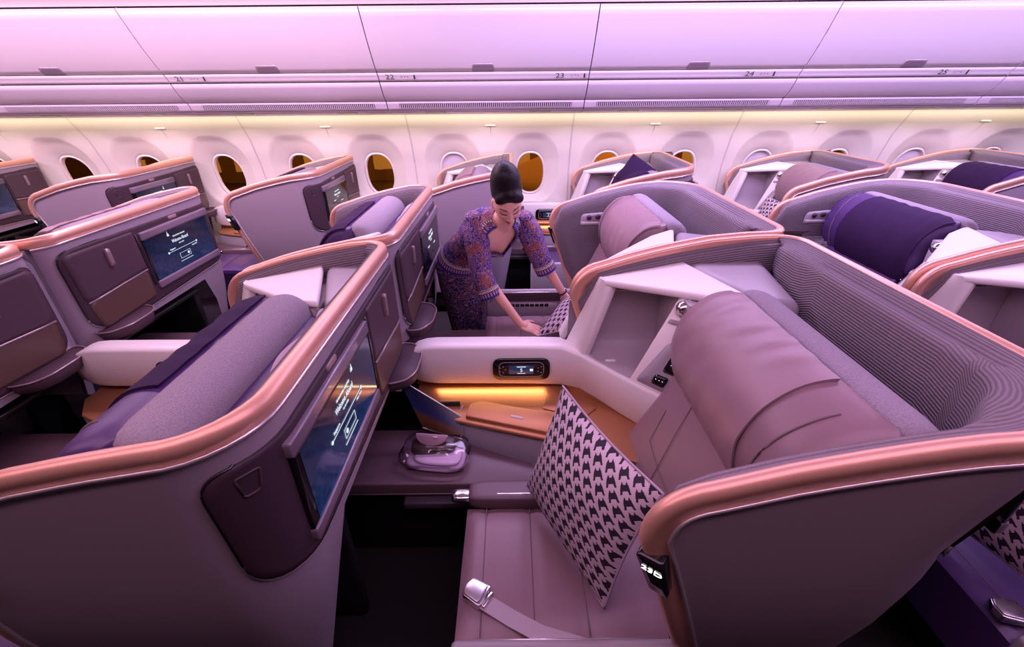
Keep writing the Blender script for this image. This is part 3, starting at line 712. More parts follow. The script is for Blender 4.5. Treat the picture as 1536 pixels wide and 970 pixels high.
    if shared: sh = [(-.36, 1.56), (.40, 1.46), (.62, 1.40), (.50, 1.50), (.36, 1.60), (.22, 1.70), (-.44, 1.70), (-.44, 1.60)]
    mb = MB().prism([q3(a, b, .530) for a, b in sh], [q3(a, b, .512) for a, b in sh], .006, 2); shf = mb.obj('side_shelf', COPPER2, root)
    MB().grid([[q3(x, y, z) for y, z in ((1.70 + dy, .525), (1.715 + dy, .535), (1.722 + dy, .56), (1.722 + dy, .60))] for x, dy in ((-.45, 0), (.2, 0))] ).obj('shelf_back', COPPER2, shf)
    MB().grid([[q3(*a), q3(a[0] + .01, a[1] + .01, .60)] for a in ((.2, 1.70, .525), (.36, 1.575, .525), (.50, 1.415, .525), (.62, 1.28, .525))]).obj('shelf_back', COPPER2, shf)
    in_ = [(-.37, 1.50), (-.235, 1.442), (.235, 1.300), (.55, 1.165), (.60, 1.28), (.20, 1.68), (-.42, 1.68)]
    if shared: in_ = [(-.35, 1.57), (.40, 1.47), (.60, 1.42), (.20, 1.68), (-.42, 1.68)]
    MB().prism([q3(a, b, .512) for a, b in in_], [q3(a, b, .05) for a, b in in_], .004, 1).obj('shelf_plinth', LILAC, root)
    if not shared:
        ld = [(-.20, 1.445), (.22, 1.318), (.30, 1.40), (.20, 1.45), (-.14, 1.545), (-.185, 1.525)]
        MB().prism([q3(a, b, .545) for a, b in ld], [q3(a, b, .529) for a, b in ld], .005, 2).obj('shelf_lid', COPPER2, shf)
        ld = [(.13, 1.50), (.30, 1.44), (.36, 1.50), (.26, 1.60), (.15, 1.62)]
        MB().prism([q3(a, b, .537) for a, b in ld], [q3(a, b, .529) for a, b in ld], .003, 2).obj('shelf_flap', COPPER2, shf)
        MB().box(q3(-.01, 1.425, .545), q3(.045, 1.44, .547), .001, 1, Matrix.Rotation(-.3 * 1, 3, 'Z')).obj('shelf_label', LABEL, shf)
    # ottoman
    ot = [(-.80, 1.185), (.10, 1.185), (.13, 1.262), (-.236, 1.425), (-.38, 1.49), (-.80, 1.49)]
    otp = round_poly(ot, .03, 3)
    bm_ = MB().prism([q3(a, b, .432) for a, b in otp], [q3(a, b, .365) for a, b in otp], .018, 3); foot = bm_.obj('foot_rest', DARKL, root)
    MB().tube([q3(a, b, .385) for a, b in [(-.78, 1.181), (-.4, 1.181), (.09, 1.181)]], .003, 5).obj('seam', SEAMM, foot)
    MB().box(q3(-.76, 1.22, .0), q3(.05, 1.42, .36), .02).obj('foot_rest_base', BLACK, root)
    MB().box(q3(-.42, 1.15, .335), q3(-.12, 1.20, .368), .006).obj('foot_rest_slide', mat('dark_grey_plastic', (.07, .05, .065), .4), foot)
    # aisle side low armrest with a strip of pictograms on its inner side
    ay, az = (.925, .120) if shared else (.600 + .03 * (rx < -.1), -.06 * (rx < -.1))
    al = MB().box(q3(-.17, ay, .20), q3(.44, ay + .033, .475 + az), .018, 3).obj('aisle_armrest', LILAC, root)
    MB().box(q3(-.08, ay + .033, .395 + az), q3(.36, ay + .037, .452 + az), .006, 2).obj('armrest_pocket', DOORM, al)
    MB().tube([q3(-.14, ay + .034, .395 + az), q3(-.11, ay + .034, .458 + az), q3(.40, ay + .034, .458 + az)], .005, 6).obj('armrest_rail', EDGE, al)
    MB().box(q3(-.05, ay + .033, .352 + az), q3(.30, ay + .036, .384 + az), .001, 1).obj('pictogram_strip', LABEL, al)
    mb = MB()
    for k_ in range(9): mb.box(q3(-.04 + k_ * .032, ay + .036, .357 + az), q3(-.014 + k_ * .032, ay + .037, .379 + az), 0)
    mb.obj('pictograms', BLACK, al)
    if shared: MB().box(q3(-.10, .63, .20), q3(.42, .92, .43), .02, 3).obj('side_stowage', DARKL, root)
    # wing controls: three buttons over a label
    zz = .985; yb = .0805
    wp_ = plate(MB(), round_poly([(-.73, zz - .055), (-.50, zz - .035), (-.49, zz + .045), (-.72, zz + .025)], .025, 4), lambda a, b, d: (a, yb + d, b), .006, 2)
    wp_.f = [tuple(reversed(f)) for f in wp_.f]; wc_ = wp_.obj('light_control_plate', LILAC, root)
    for k_ in range(3):
        MB().tube([(-.67 + k_ * .058, yb + .004, zz + .004 + k_ * .005), (-.67 + k_ * .058, yb + .010, zz + .004 + k_ * .005)], .017, 14).obj('control_button', DOORM, wc_)
    MB().box((-.72, yb + .002, zz - .045), (-.50, yb + .008, zz - .025), .001, 1, None).obj('control_label', LABEL, wc_)
    XF[0] = lambda v: v; XF[1] = False
    return dict(display=dsp, d_o=o_, nd=nd, xd=xd)

KEEP = {'D': (1, 1.0), 'F': (-1, 1.0), 'K': (1, .86)}
YR = {'D': .58, 'F': 3.0, 'K': 3.42}
def kids(o, table): return table.get(o, [])
def recolour(o, purple):
    mp = {'taupe_leather': PURP, 'taupe_leather_cover': PURP2}
    for sl in o.material_slots:
        n_ = sl.material.name
        if purple and n_ in mp: sl.link = 'OBJECT'; sl.material = mp[n_]
SEATS = {}
proto = {}
SEAT_LABELS = {
 ('D', 21): 'dark backed seat cut by the left picture edge, only its closet and tray seen',
 ('D', 22): 'large purple seat at lower left, screen on its curved grey shell',
 ('D', 23): 'large taupe leather seat at front right with open shell, marked 23D',
 ('D', 24): 'purple seat cut by the right picture edge behind the seat marked 23D',
 ('F', 21): 'seat shell at left with bright Welcome Aboard screen and closet',
 ('F', 22): 'seat directly left of the stewardess, her print mirrored in its dark rear panel',
 ('F', 23): 'taupe seat the stewardess bends over, ribbed wing with three round buttons',
 ('F', 24): 'deep purple leather seat at right facing left, behind the taupe front seat',
 ('K', 20): 'window seat shell at the far left edge with glowing screen',
 ('K', 21): 'window seat shell with lilac wing and screen, second from the left edge',
 ('K', 22): 'window seat with broad pale lilac wing, third from the left',
 ('K', 23): 'window seat behind the stewardess with a plain pale shell',
 ('K', 24): 'window seat with a dark purple pillow, just right of the stewardess',
 ('K', 25): 'taupe window seat with white console at upper right',
 ('K', 26): 'dark purple window seat at the far right edge'}
def nominal(col, row): return (1.19 if col != 'K' else .21 if row < 24 else .02) + 1.5 * (row - 23)
def copy_tree(o, parent, table):
    c = o.copy(); C.objects.link(c); c.parent = parent
    for k_ in ('label',):
        pass
    for ch in table.get(o, []): copy_tree(ch, c, table)
    return c
for col, rows in (('D', (22, 21)), ('F', (22, 21)), ('K', (22, 21, 20, 23)), ('D', (23, 24)), ('F', (23, 24)), ('K', (25, 24, 26))):
    rx = -.19 if rows[0] == 22 else -.08 if col == 'K' else 0.0
    first = None
    for row in rows:
        x = nominal(col, row)
        r = empty('passenger_seat', (x, YR[col], 0)); tag(r, SEAT_LABELS[(col, row)], 'seat', 'passenger seats of the cabin'); SEATS[(col, row)] = r
        if first is None:
            first = r; info = build_seat(r, *KEEP[col], rx, glow=(col, row) in (('D', 23), ('F', 23), ('K', 25)), shared=col == 'F')
            table = {}
            for o in C.objects:
                if o.parent: table.setdefault(o.parent, []).append(o)
            if row == 22:
                pass
        else:
            for ch in list(table.get(first, [])): copy_tree(ch, r, table)
def tree(o, T):
    for c in T.get(o, []): yield c; yield from tree(c, T)
T = {}
for o in C.objects:
    if o.parent: T.setdefault(o.parent, []).append(o)
for (col, row), r in SEATS.items():
    for o in tree(r, T):
        if o.type in ('MESH', 'FONT'): recolour(o, row % 2 == 0)
    if (col, row) in (('F', 22), ('K', 22)):
        for o in tree(r, T):
            for sl in o.material_slots:
                if sl.material in (GLOW, SCREEN): n_ = DIM if sl.material == GLOW else BLACKG; sl.link = 'OBJECT'; sl.material = n_
    if col in 'DK':
        sN = KEEP[col]; dsp = [o for o in T[r] if o.name.startswith('seat_number_display')][0]
        o_ = Vector((-.880, .004 * sN[1], .842)); nd = info['nd']; xd = info['xd']
        text('seat_number', '%d%s' % (row, col), .023, GLOWN, dsp, o_ + nd * .0262 + Vector((-.31, 0, .95)) * .024, xd, Vector((-.31, 0, .95)), sx=1.15)

# ------------------------------------------------------------------ outside the windows: the apron at night
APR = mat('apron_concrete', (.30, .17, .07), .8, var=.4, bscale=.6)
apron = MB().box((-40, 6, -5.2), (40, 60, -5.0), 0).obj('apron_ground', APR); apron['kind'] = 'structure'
term = empty('terminal_building', (0, 40, -5)); tag(term, 'amber lit terminal building seen through the cabin windows', 'building')
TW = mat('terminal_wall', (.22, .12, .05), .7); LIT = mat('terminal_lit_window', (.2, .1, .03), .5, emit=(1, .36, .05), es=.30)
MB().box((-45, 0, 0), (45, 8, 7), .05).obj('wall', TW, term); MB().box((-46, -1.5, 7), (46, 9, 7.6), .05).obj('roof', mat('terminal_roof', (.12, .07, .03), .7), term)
MB().box((-45, -.3, 3.2), (45, 0, 3.6), .02).obj('canopy', mat('terminal_roof', (0, 0, 0)), term)
lw = MB().box((-.8, -.06, 0), (.8, .02, 1.5), .01).obj('lit_window', LIT, term); lw.location = (-30, 0, 1.2)
for i in range(1, 44):
    c = lw.copy(); C.objects.link(c); c.location = (-30 + (i % 22) * 2.8, 0, 1.2 + 2.9 * (i // 22))
wing = empty('airliner_wing', (2.2, 13, -.45)); tag(wing, 'amber lit aircraft wing seen through the window beside the stewardess', 'aircraft wing')
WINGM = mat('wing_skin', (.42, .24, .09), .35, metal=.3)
def airfoil(y, c, x0, z0): return [(x0 - c * (1 - math.cos(a)) / 2 * 1.0 + c / 2, y, z0 + .10 * c * math.sin(a) * (1.1 - .5 * math.cos(a))) for a in [2 * PI * i / 20 for i in range(20)]]
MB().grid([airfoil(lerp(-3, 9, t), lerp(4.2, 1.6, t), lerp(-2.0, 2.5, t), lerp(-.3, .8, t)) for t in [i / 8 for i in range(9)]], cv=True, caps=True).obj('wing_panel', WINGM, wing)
MB().tube([(-3.6, 0, -1.0), (-3.5, 0, -1.0), (-2.6, 0, -.95), (-1.2, 0, -.95), (-.4, 0, -1.0)], [.3, .75, .85, .75, .35], 20).obj('engine', WINGM, wing)
for y in (1.5, 4.5): MB().superell((1.0, y, -.35), (1.2, .18, .25), 1, 16, 10).obj('flap_fairing', WINGM, wing)
for i, (x, y, h) in enumerate(((-9, 26, 9), (9, 28, 9))):
    lm = empty('floodlight_mast', (x, y, -5)); tag(lm, ['apron floodlight mast on the left beyond the wing', 'apron floodlight mast on the right beyond the wing'][i], 'mast', 'apron floodlight masts')
    MB().tube([(0, 0, 0), (0, 0, h)], .15, 8).obj('pole', TW, lm); MB().box((-.8, -.3, h), (.8, .1, h + .5), .05).obj('lamp_head', mat('sodium_lamp', (.3, .2, .1), .4, emit=(1, .55, .15), es=8), lm)
def point(name, loc, power, col, r=.5):
    l = bpy.data.lights.new(name, 'POINT'); l.energy = power; l.color = col; l.shadow_soft_size = r
    o = bpy.data.objects.new(name, l); C.objects.link(o); o.location = loc; return o
point('sodium_light_left', (-8, 18, 7), 6500, (1, .40, .08)); point('sodium_light_right', (9, 17, 7), 6500, (1, .40, .08))

# ------------------------------------------------------------------ pillows
def pillow(name, corners, puff, label, group, flip=False, n=26):
    """corners: bottom, left, top, right (world); houndstooth front towards the left-hand normal"""
    a, b, c, d = (Vector(p) for p in corners); cen = (a + b + c + d) / 4
    nrm = (b - a).cross(d - a).normalized() * (-1 if flip else 1)
    o = empty(name, cen); tag(o, label, 'pillow', group); size = (b - a).length
    def pt(u, v, side):
        k = .96 + .04 * (abs(2 * u - 1) ** 3 * 1 + abs(2 * v - 1) ** 3) / 2
        # sides bow in, corners stay out
        uu = .5 + (u - .5) * (1 - .07 * math.cos(PI * (v - .5)) * 1); vv = .5 + (v - .5) * (1 - .07 * math.cos(PI * (u - .5)))
        p = a + (b - a) * uu + (d - a) * vv
        h = puff * (max(0, math.sin(PI * u)) ** .55) * (max(0, math.sin(PI * v)) ** .55)
        h *= 1 + .10 * noise.noise((u * 3.1, v * 3.3, side * 2.0 + size))
        return p + nrm * h * side - cen
    for side, nm, m in ((1, 'pillow_front', HTOOTH), (-1, 'pillow_back', PILBACK)):
        P = [[pt(i / n, j / n, side) for j in range(n + 1)] for i in range(n + 1)]
        # checks stand upright: rotate the cloth coordinates by 45 degrees
        UV = [[((i - j) / n * size * .70, (i + j) / n * size * .70) for j in range(n + 1)] for i in range(n + 1)]
        mb = MB().grid(P, uv=UV)
        if (side > 0) == flip: mb.f = [tuple(reversed(f)) for f in mb.f]
        mb.obj(nm, m, o)
    e = [pt(i / n, 0, 1) for i in range(n)] + [pt(1, i / n, 1) for i in range(n)] + [pt(1 - i / n, 1, 1) for i in range(n)] + [pt(0, 1 - i / n, 1) for i in range(n + 1)]
    MB().tube(e, .004, 6).obj('piping', PILBACK, o); return o
PG = 'houndstooth pillows on the seats'
pillow('houndstooth_pillow', [(.250, .705, .475), (.047, 1.113, .50), (.217, 1.150, .913), (.366, .749, .881)], .085, 'large black and white houndstooth pillow standing on its corner on the taupe seat marked 23D', PG, flip=True)
pillow('houndstooth_pillow', [(1.50, .72, .485), (1.30, 1.07, .55), (1.42, 1.13, .96), (1.62, .78, .89)], .07, 'shaded houndstooth pillow on the purple seat at the right picture edge', PG, flip=True)
pillow('houndstooth_pillow', [(.135, 2.19, .495), (.33, 2.50, .60), (.60, 2.36, .74), (.42, 2.05, .63)], .062, 'houndstooth pillow held in both hands by the stewardess', PG, flip=True)
pillow('houndstooth_pillow', [(2.24, 3.62, .50), (2.16, 3.98, .52), (2.32, 4.0, .88), (2.38, 3.64, .86)], .06, 'small far houndstooth pillow on the taupe window seat, seen over the right seat backs', PG, flip=True)
DP = empty('dark_pillow', (1.08, 3.95, 1.14)); tag(DP, 'dark plum pillow propped against the headrest of the window seat right of the stewardess', 'pillow')
def dpp(u, v, sd):
    a, b, c, d = Vector((-.10, -.30, -.22)), Vector((-.20, .02, -.10)), Vector((-.04, .04, .135)), Vector((.12, -.28, .02))
    p = a.lerp(b, u).lerp(d.lerp(c, u), v); return p + Vector((-.75, -.5, .45)) * sd * .06 * (math.sin(PI * u) * math.sin(PI * v)) ** .5
for sd in (1, -1): MB().grid([[dpp(i / 12, j / 12, sd) * .82 for j in range(13)] for i in range(13)]).obj('pillow_front' if sd > 0 else 'pillow_back', PURP2, DP)

# ------------------------------------------------------------------ seat belts
def belt(pts, wdt, m, parent, name='strap'):
    P = []; pts = [Vector(p) for p in pts]
    for i, p in enumerate(pts):
        t = (pts[min(i + 1, len(pts) - 1)] - pts[max(i - 1, 0)]).normalized(); sd = t.cross(Vector((0, 0, 1))).normalized() * wdt / 2
        up = Vector((0, 0, .0025)); P.append([p - sd, p - sd + up, p + sd + up, p + sd])
    return MB().grid(P, cv=True, caps=True).obj(name, m, parent, smooth=False)
def buckle(parent, c, ang):
    R_ = Matrix.Rotation(ang, 3, 'Z')
    def w_(p): return R_ @ Vector(p) + Vector(c)
    o1 = [(-.034, -.030), (.030, -.034), (.030, .034), (-.034, .030), (-.042, 0)]
    rp_ = round_poly(o1, .008, 3)
    MB().prism([w_((x * .97, y * .97, .022)) for x, y in rp_], [w_((x, y, 0)) for x, y in rp_], .004, 2).obj('buckle', CHROME, parent)
    MB().prism([w_((x * .80 - .003, y * .82, .026)) for x, y in rp_], [w_((x * .84 - .003, y * .86, .020)) for x, y in rp_], .002, 2).obj('buckle_flap', mat('brushed_metal', (.62, .60, .64), .28, metal=1), parent)
    MB().box((0, 0, 0), (.012, .05, .012), .003).obj('buckle_bar', CHROME, parent).matrix_basis = Matrix.Translation(w_((.030, -.025, .004))) @ R_.to_4x4()
b1 = empty('seat_belt', (-.108, .753, .455)); tag(b1, 'grey lap belt with chrome buckle lying on the front taupe seat cushion', 'seat belt')
belt([(.02, -.02, .008), (.10, -.065, .004), (.18, -.105, .003), (.30, -.14, .004), (.45, -.155, .01)], .046, STRAP, b1)
buckle(b1, (0, 0, .003), -.55)
b2 = empty('seat_belt', (1.37, .685, .455)); tag(b2, 'dark lap belt with chrome buckle on the purple cushion at the lower right corner', 'seat belt')
belt([(.03, -.005, .008), (.12, -.02, .004), (.3, -.03, .004), (.45, -.03, .01)], .046, PURP2, b2); buckle(b2, (.0, .005, .003), -.25)

# ------------------------------------------------------------------ things on the foot rests
def magazine_mat():
    m, N, L, b = nt('magazine_cover'); u, v = uv_xy(N, L)
    cr = N.new('ShaderNodeValToRGB'); e = cr.color_ramp.elements
    e[0].position = 0; e[0].color = (.05, .018, .01, 1); e[1].position = 1; e[1].color = (.006, .008, .03, 1)
    for p_, c_ in ((.28, (.10, .035, .015, 1)), (.36, (.05, .03, .04, 1)), (.46, (.008, .015, .09, 1)), (.8, (.005, .008, .05, 1))):
        n_ = e.new(p_); n_.color = c_
    nz = N.new('ShaderNodeTexNoise'); nz.inputs['Scale'].default_value = 28; um = N.new('ShaderNodeUVMap'); um.uv_map = 'UVMap'; L.new(um.outputs[0], nz.inputs['Vector'])
    f = math_node(N, L, 'ADD', v, math_node(N, L, 'MULTIPLY', math_node(N, L, 'SUBTRACT', nz.outputs[0], .5), .25)); L.new(f, cr.inputs[0])
    L.new(cr.outputs[0], b.inputs['Base Color']); b.inputs['Roughness'].default_value = .25; return m
MAGM = magazine_mat(); PAPER = mat('magazine_paper', (.85, .82, .80), .6); PLAST = None
def plastic():
    m, N, L, b = nt('clear_plastic_wrap'); tr = N.new('ShaderNodeBsdfTransparent'); gl = N.new('ShaderNodeBsdfGlossy'); gl.inputs['Roughness'].default_value = .12
    tr.inputs[0].default_value = (.95, .92, .95, 1); mx = N.new('ShaderNodeMixShader'); fr = N.new('ShaderNodeFresnel'); fr.inputs[0].default_value = 1.22
    L.new(math_node(N, L, 'ADD', fr.outputs[0], .03), mx.inputs[0]); L.new(tr.outputs[0], mx.inputs[1]); L.new(gl.outputs[0], mx.inputs[2]); L.new(mx.outputs[0], N['Material Output'].inputs[0]); return m
PLAST = plastic()
def magazine(name, A, B, Cc, D, label):
    """cover corners: lower left, lower right, upper right, upper left"""
    A, B, Cc, D = (Vector(p) for p in (A, B, Cc, D)); cen = (A + B + Cc + D) / 4; n_ = (B - A).cross(D - A).normalized()
    o = empty(name, cen); tag(o, label, 'magazine', 'magazines on the foot rests')
    q = [p - cen for p in (A, B, Cc, D)]
    mb = MB(); mb.grid([[q[0].lerp(q[1], i / 6).lerp(q[3].lerp(q[2], i / 6), j / 6) + n_ * (.004 + .006 * math.sin(PI * i / 6)) for j in range(7)] for i in range(7)], uv=[[(i / 6 * .7, j / 6) for j in range(7)] for i in range(7)]); mb.obj('cover', MAGM, o)
    MB().prism([p + n_ * .0035 for p in q], [p - n_ * .006 for p in q], 0).obj('pages', PAPER, o)
    for ea, eb in ((0, 1), (3, 2)): MB().tube([q[ea] + n_ * .003, q[eb] + n_ * .003], .0036, 6).obj('page_edge', PAPER, o)
    return o
def kit(loc, sc, rz, label, pl):
    """slippers and pouch in clear plastic"""
    o = empty('amenity_pack', loc, rz); tag(o, label, 'amenity pack', 'amenity packs on the foot rests'); o.scale = (sc, sc, sc)
    MB().superell((.02, -.01, .014), (.13, .075, .014), .55, 28, 10).obj('slipper', mat('slipper_cloth', (.58, .44, .58), .85), o)
    MB().superell((.03, -.01, .034), (.105, .06, .010), .6, 28, 10).obj('slipper_sole', mat('slipper_inner', (.72, .58, .74), .85), o)
    MB().superell((.0, .03, .052), (.10, .05, .020), .5, 24, 12, Matrix.Rotation(.15, 3, 'Z')).obj('dark_pouch', mat('dark_brown_pouch', (.05, .025, .025), .3, bump=.6, bscale=60), o)
    ol = [( .075 * math.cos(a) - .01, .06 + .055 * math.sin(a)) for a in [PI + .0 + PI * i / 12 for i in range(13)]]
    R_ = Matrix.Rotation(.55, 3, 'X')
    MB().prism([R_ @ Vector((x, y - .02, .010)) + Vector((0, .02, .072)) for x, y in ol], [R_ @ Vector((x, y - .02, .0)) + Vector((0, .02, .072)) for x, y in ol], .003, 1).obj('eye_mask', mat('mauve_felt', (.40, .24, .30), .8), o)
    MB().superell((.0, .075, .125), (.012, .004, .005), 1, 10, 6).obj('brand_tag', PAPER, o).location = (0.01, -.045, -.025)
    P = []
    for i in range(30):
        a = 2 * PI * i / 30; row = []
        for j in range(11):
            b = -PI / 2 * .96 + PI * .96 * j / 10; k_ = lambda c_, e_: math.copysign(abs(c_) ** e_, c_)
            p = Vector((.155 * k_(math.cos(b), .5) * k_(math.cos(a), .6) + .01, .098 * k_(math.cos(b), .5) * k_(math.sin(a), .6) + .01, (.036 + .037 * k_(math.sin(b), .6))))
            p += Vector((noise.noise(p * 28), noise.noise(p * 28 + Vector((9, 0, 0))), noise.noise(p * 28 + Vector((0, 9, 0))))) * .014; p.z = max(.002, p.z); row.append(p)
        P.append(row)
    MB().grid(P, cu=True).obj('plastic_bag', PLAST, o); return o
magazine('magazine', (-.375, 1.41, .515), (-.205, 1.395, .462), (-.215, 1.46, .525), (-.475, 1.51, .690), 'magazine with dark blue night cover leaning by the copper shelf of the front seat')
kit((-.325, 1.315, .434), .90, -.12, 'clear plastic pack of slippers and pouch on the foot rest facing the front seat', None)
magazine('magazine', (-2.42, 4.05, .55), (-2.26, 3.98, .50), (-2.24, 4.10, .58), (-2.46, 4.22, .78), 'distant magazine with white edge standing on the dark foot rest behind the left screens')
kit((-2.36, 3.98, .434), .75, -.1, 'distant plastic pack of slippers below the white edged magazine at left', None)
# literature pocket at the end of the copper shelf
lpk = empty('literature_pocket', (-.33, 1.505, .434)); tag(lpk, 'small dark open pocket between foot rest and copper shelf holding the magazine', 'pocket')
MB().box((-.06, -.02, 0), (.10, -.012, .085), .004).obj('front_panel', mat('dark_grey_plastic', (.07, .05, .065), .4), lpk); MB().box((-.06, .02, 0), (.10, .03, .12), .004).obj('back_panel', BLACK, lpk)
MB().tube([(-.06, -.016, .09), (.10, -.016, .09), (.11, .02, .10)], .004, 6).obj('pocket_rim', LILAC, lpk)

# ------------------------------------------------------------------ the stewardess
def batik(name, base=(.035, .025, .20), alt=(.30, .05, .06), line=(.55, .28, .20), sc=26):
    m, N, L, b = nt(name); um = N.new('ShaderNodeUVMap'); um.uv_map = 'UVMap'
    nz = N.new('ShaderNodeTexNoise'); nz.inputs['Scale'].default_value = sc * .8; L.new(um.outputs[0], nz.inputs['Vector'])
    mxv = N.new('ShaderNodeMix'); mxv.data_type = 'RGBA'; mxv.inputs[0].default_value = .06; L.new(um.outputs[0], mxv.inputs[6]); L.new(nz.outputs[1], mxv.inputs[7])
    v1 = N.new('ShaderNodeTexVoronoi'); v1.inputs['Scale'].default_value = sc; L.new(mxv.outputs[2], v1.inputs['Vector'])
    v2 = N.new('ShaderNodeTexVoronoi'); v2.feature = 'DISTANCE_TO_EDGE'; v2.inputs['Scale'].default_value = sc; L.new(mxv.outputs[2], v2.inputs['Vector'])
    v3 = N.new('ShaderNodeTexVoronoi'); v3.inputs['Scale'].default_value = sc * 3.1; L.new(mxv.outputs[2], v3.inputs['Vector'])
    big = N.new('ShaderNodeTexNoise'); big.inputs['Scale'].default_value = sc * .28; L.new(um.outputs[0], big.inputs['Vector'])
    def mix(f, a, c):
        x = N.new('ShaderNodeMix'); x.data_type = 'RGBA'; L.new(f, x.inputs[0])
        for i_, q_ in ((6, a), (7, c)):
            if isinstance(q_, tuple): x.inputs[i_].default_value = (*q_, 1)
            else: L.new(q_, x.inputs[i_])
        return x.outputs[2]
    bw = math_node(N, L, 'GREATER_THAN', math_node(N, L, 'ADD', big.outputs[0], math_node(N, L, 'MULTIPLY', v1.outputs['Distance'], .25)), .72)
    c1 = mix(bw, base, alt)
    petals = math_node(N, L, 'LESS_THAN', math_node(N, L, 'ABSOLUTE', math_node(N, L, 'SUBTRACT', v1.outputs['Distance'], .33)), .045)
    c2 = mix(petals, c1, line)
    core = math_node(N, L, 'LESS_THAN', v1.outputs['Distance'], .15); c3 = mix(core, c2, (.42, .10, .12))
    ed = math_node(N, L, 'LESS_THAN', v2.outputs['Distance'], .035); c4 = mix(ed, c3, (.40, .20, .30))
    dots = math_node(N, L, 'LESS_THAN', v3.outputs['Distance'], .16); c5 = mix(dots, c4, (.10, .06, .30))
    L.new(c5, b.inputs['Base Color']); b.inputs['Roughness'].default_value = .75; return m
BATIK = batik('batik_cloth', (.026, .018, .19), (.20, .035, .035), (.46, .22, .14), 36); BATIKD = batik('batik_skirt_cloth', (.016, .012, .075), (.075, .02, .035), (.17, .09, .10), 32)
def band_mat():
    """border ribbon: v 0 is the hem side: blue edge, pink teeth, black and white chain, black line"""
    m, N, L, b = nt('batik_border'); u, v = uv_xy(N, L)
    def mix(f, a, c):
        x = N.new('ShaderNodeMix'); x.data_type = 'RGBA'; L.new(f, x.inputs[0])
        for i_, q_ in ((6, a), (7, c)):
            if isinstance(q_, tuple): x.inputs[i_].default_value = (*q_, 1)
            else: L.new(q_, x.inputs[i_])
        return x.outputs[2]
    per = lambda k_: math_node(N, L, 'FRACT', math_node(N, L, 'MULTIPLY', u, k_))
    blue = (.025, .02, .20); c = mix(math_node(N, L, 'GREATER_THAN', v, .22), blue, mix(math_node(N, L, 'LESS_THAN', per(60), .5), blue, (.50, .22, .28)))
    c = mix(math_node(N, L, 'GREATER_THAN', v, .58), c, (.02, .015, .03))
    ch = mix(math_node(N, L, 'LESS_THAN', per(110), .42), (.78, .66, .66), (.03, .02, .04))
    c = mix(math_node(N, L, 'MULTIPLY', math_node(N, L, 'GREATER_THAN', v, .66), math_node(N, L, 'LESS_THAN', v, .90)), c, ch)
    c = mix(math_node(N, L, 'GREATER_THAN', v, .95), c, (.6, .5, .5))
    L.new(c, b.inputs['Base Color']); b.inputs['Roughness'].default_value = .7; return m
BAND = band_mat()
def skin_mat():
    m, N, L, b = nt('skin'); at = N.new('ShaderNodeAttribute'); at.attribute_name = 'Col'; L.new(at.outputs[0], b.inputs['Base Color'])
    b.inputs['Roughness'].default_value = .45; b.inputs['Subsurface Weight'].default_value = .12; b.inputs['Subsurface Radius'].default_value = (.010, .004, .002); return m
SKIN = skin_mat(); SK = (.80, .46, .36)
HAIRM, hN, hL, hB = nt('black_hair'); hB.inputs['Base Color'].default_value = (.006, .004, .009, 1); hB.inputs['Roughness'].default_value = .40; hB.inputs['Specular IOR Level'].default_value = .35
hw = hN.new('ShaderNodeTexNoise'); hw.inputs['Scale'].default_value = 1; htc = hN.new('ShaderNodeTexCoord'); hmp = hN.new('ShaderNodeMapping'); hmp.inputs['Scale'].default_value = (260, 260, 22)
hL.new(htc.outputs['Object'], hmp.inputs[0]); hL.new(hmp.outputs[0], hw.inputs['Vector']); hbp = hN.new('ShaderNodeBump'); hbp.inputs['Strength'].default_value = .6; hbp.inputs['Distance'].default_value = .003
hL.new(hw.outputs[0], hbp.inputs['Height']); hL.new(hbp.outputs[0], hB.inputs['Normal'])

stw = empty('person', (-.30, 2.66, 0)); tag(stw, 'woman in blue and red batik blouse and skirt, black hair up, bending to a pillow', 'person')
ORG = Vector((-.30, 2.66, 0))
L3 = lambda p: Vector(p) - ORG
def frame(t, ref):
    t = Vector(t).normalized(); a = (Vector(ref) - t * Vector(ref).dot(t)).normalized(); return t, a, t.cross(a)
def loft(secs, n=32, uvs=1):
    """secs: (centre, tangent, lateral, rx, ry[, shift]) -> grid rows + uv; angle 0 = lateral, 90 deg = tangent x lateral (front)"""
    P, UV = [], []; v = 0; pc = None
    for s_ in secs:
        c, t, lat, rx, ry = s_[:5]; t, a, f = frame(t, lat); c = Vector(c)
        if pc: v += (c - pc).length
        pc = c
        P.append([c + a * rx * math.cos(2 * PI * j / n) + f * ry * math.sin(2 * PI * j / n) - ORG for j in range(n)]); UV.append([(2 * (j if j <= n / 2 else n - j) / n * .42 * uvs, v) for j in range(n)])
    return P, UV
# joints
HIP = Vector((-.315, 2.66, .775)); WAI = Vector((-.265, 2.60, .885)); CHE = Vector((-.140, 2.465, 1.025)); SHO = Vector((-.062, 2.40, 1.105)); NEK = Vector((-.030, 2.345, 1.150))
RSH, RELB, RCUF, RWR = Vector((-.198, 2.36, 1.100)), Vector((-.165, 2.275, .845)), Vector((-.118, 2.25, .725)), Vector((.052, 2.215, .560))
LSH, LELB, LCUF, LWR = Vector((.085, 2.465, 1.075)), Vector((.168, 2.44, .880)), Vector((.205, 2.44, .800)), Vector((.318, 2.465, .640))
LAT = (LSH - RSH).normalized()
LATH = Vector((.75, .66, 0)).normalized()
def lt(k_): return LATH.lerp(LAT, k_)
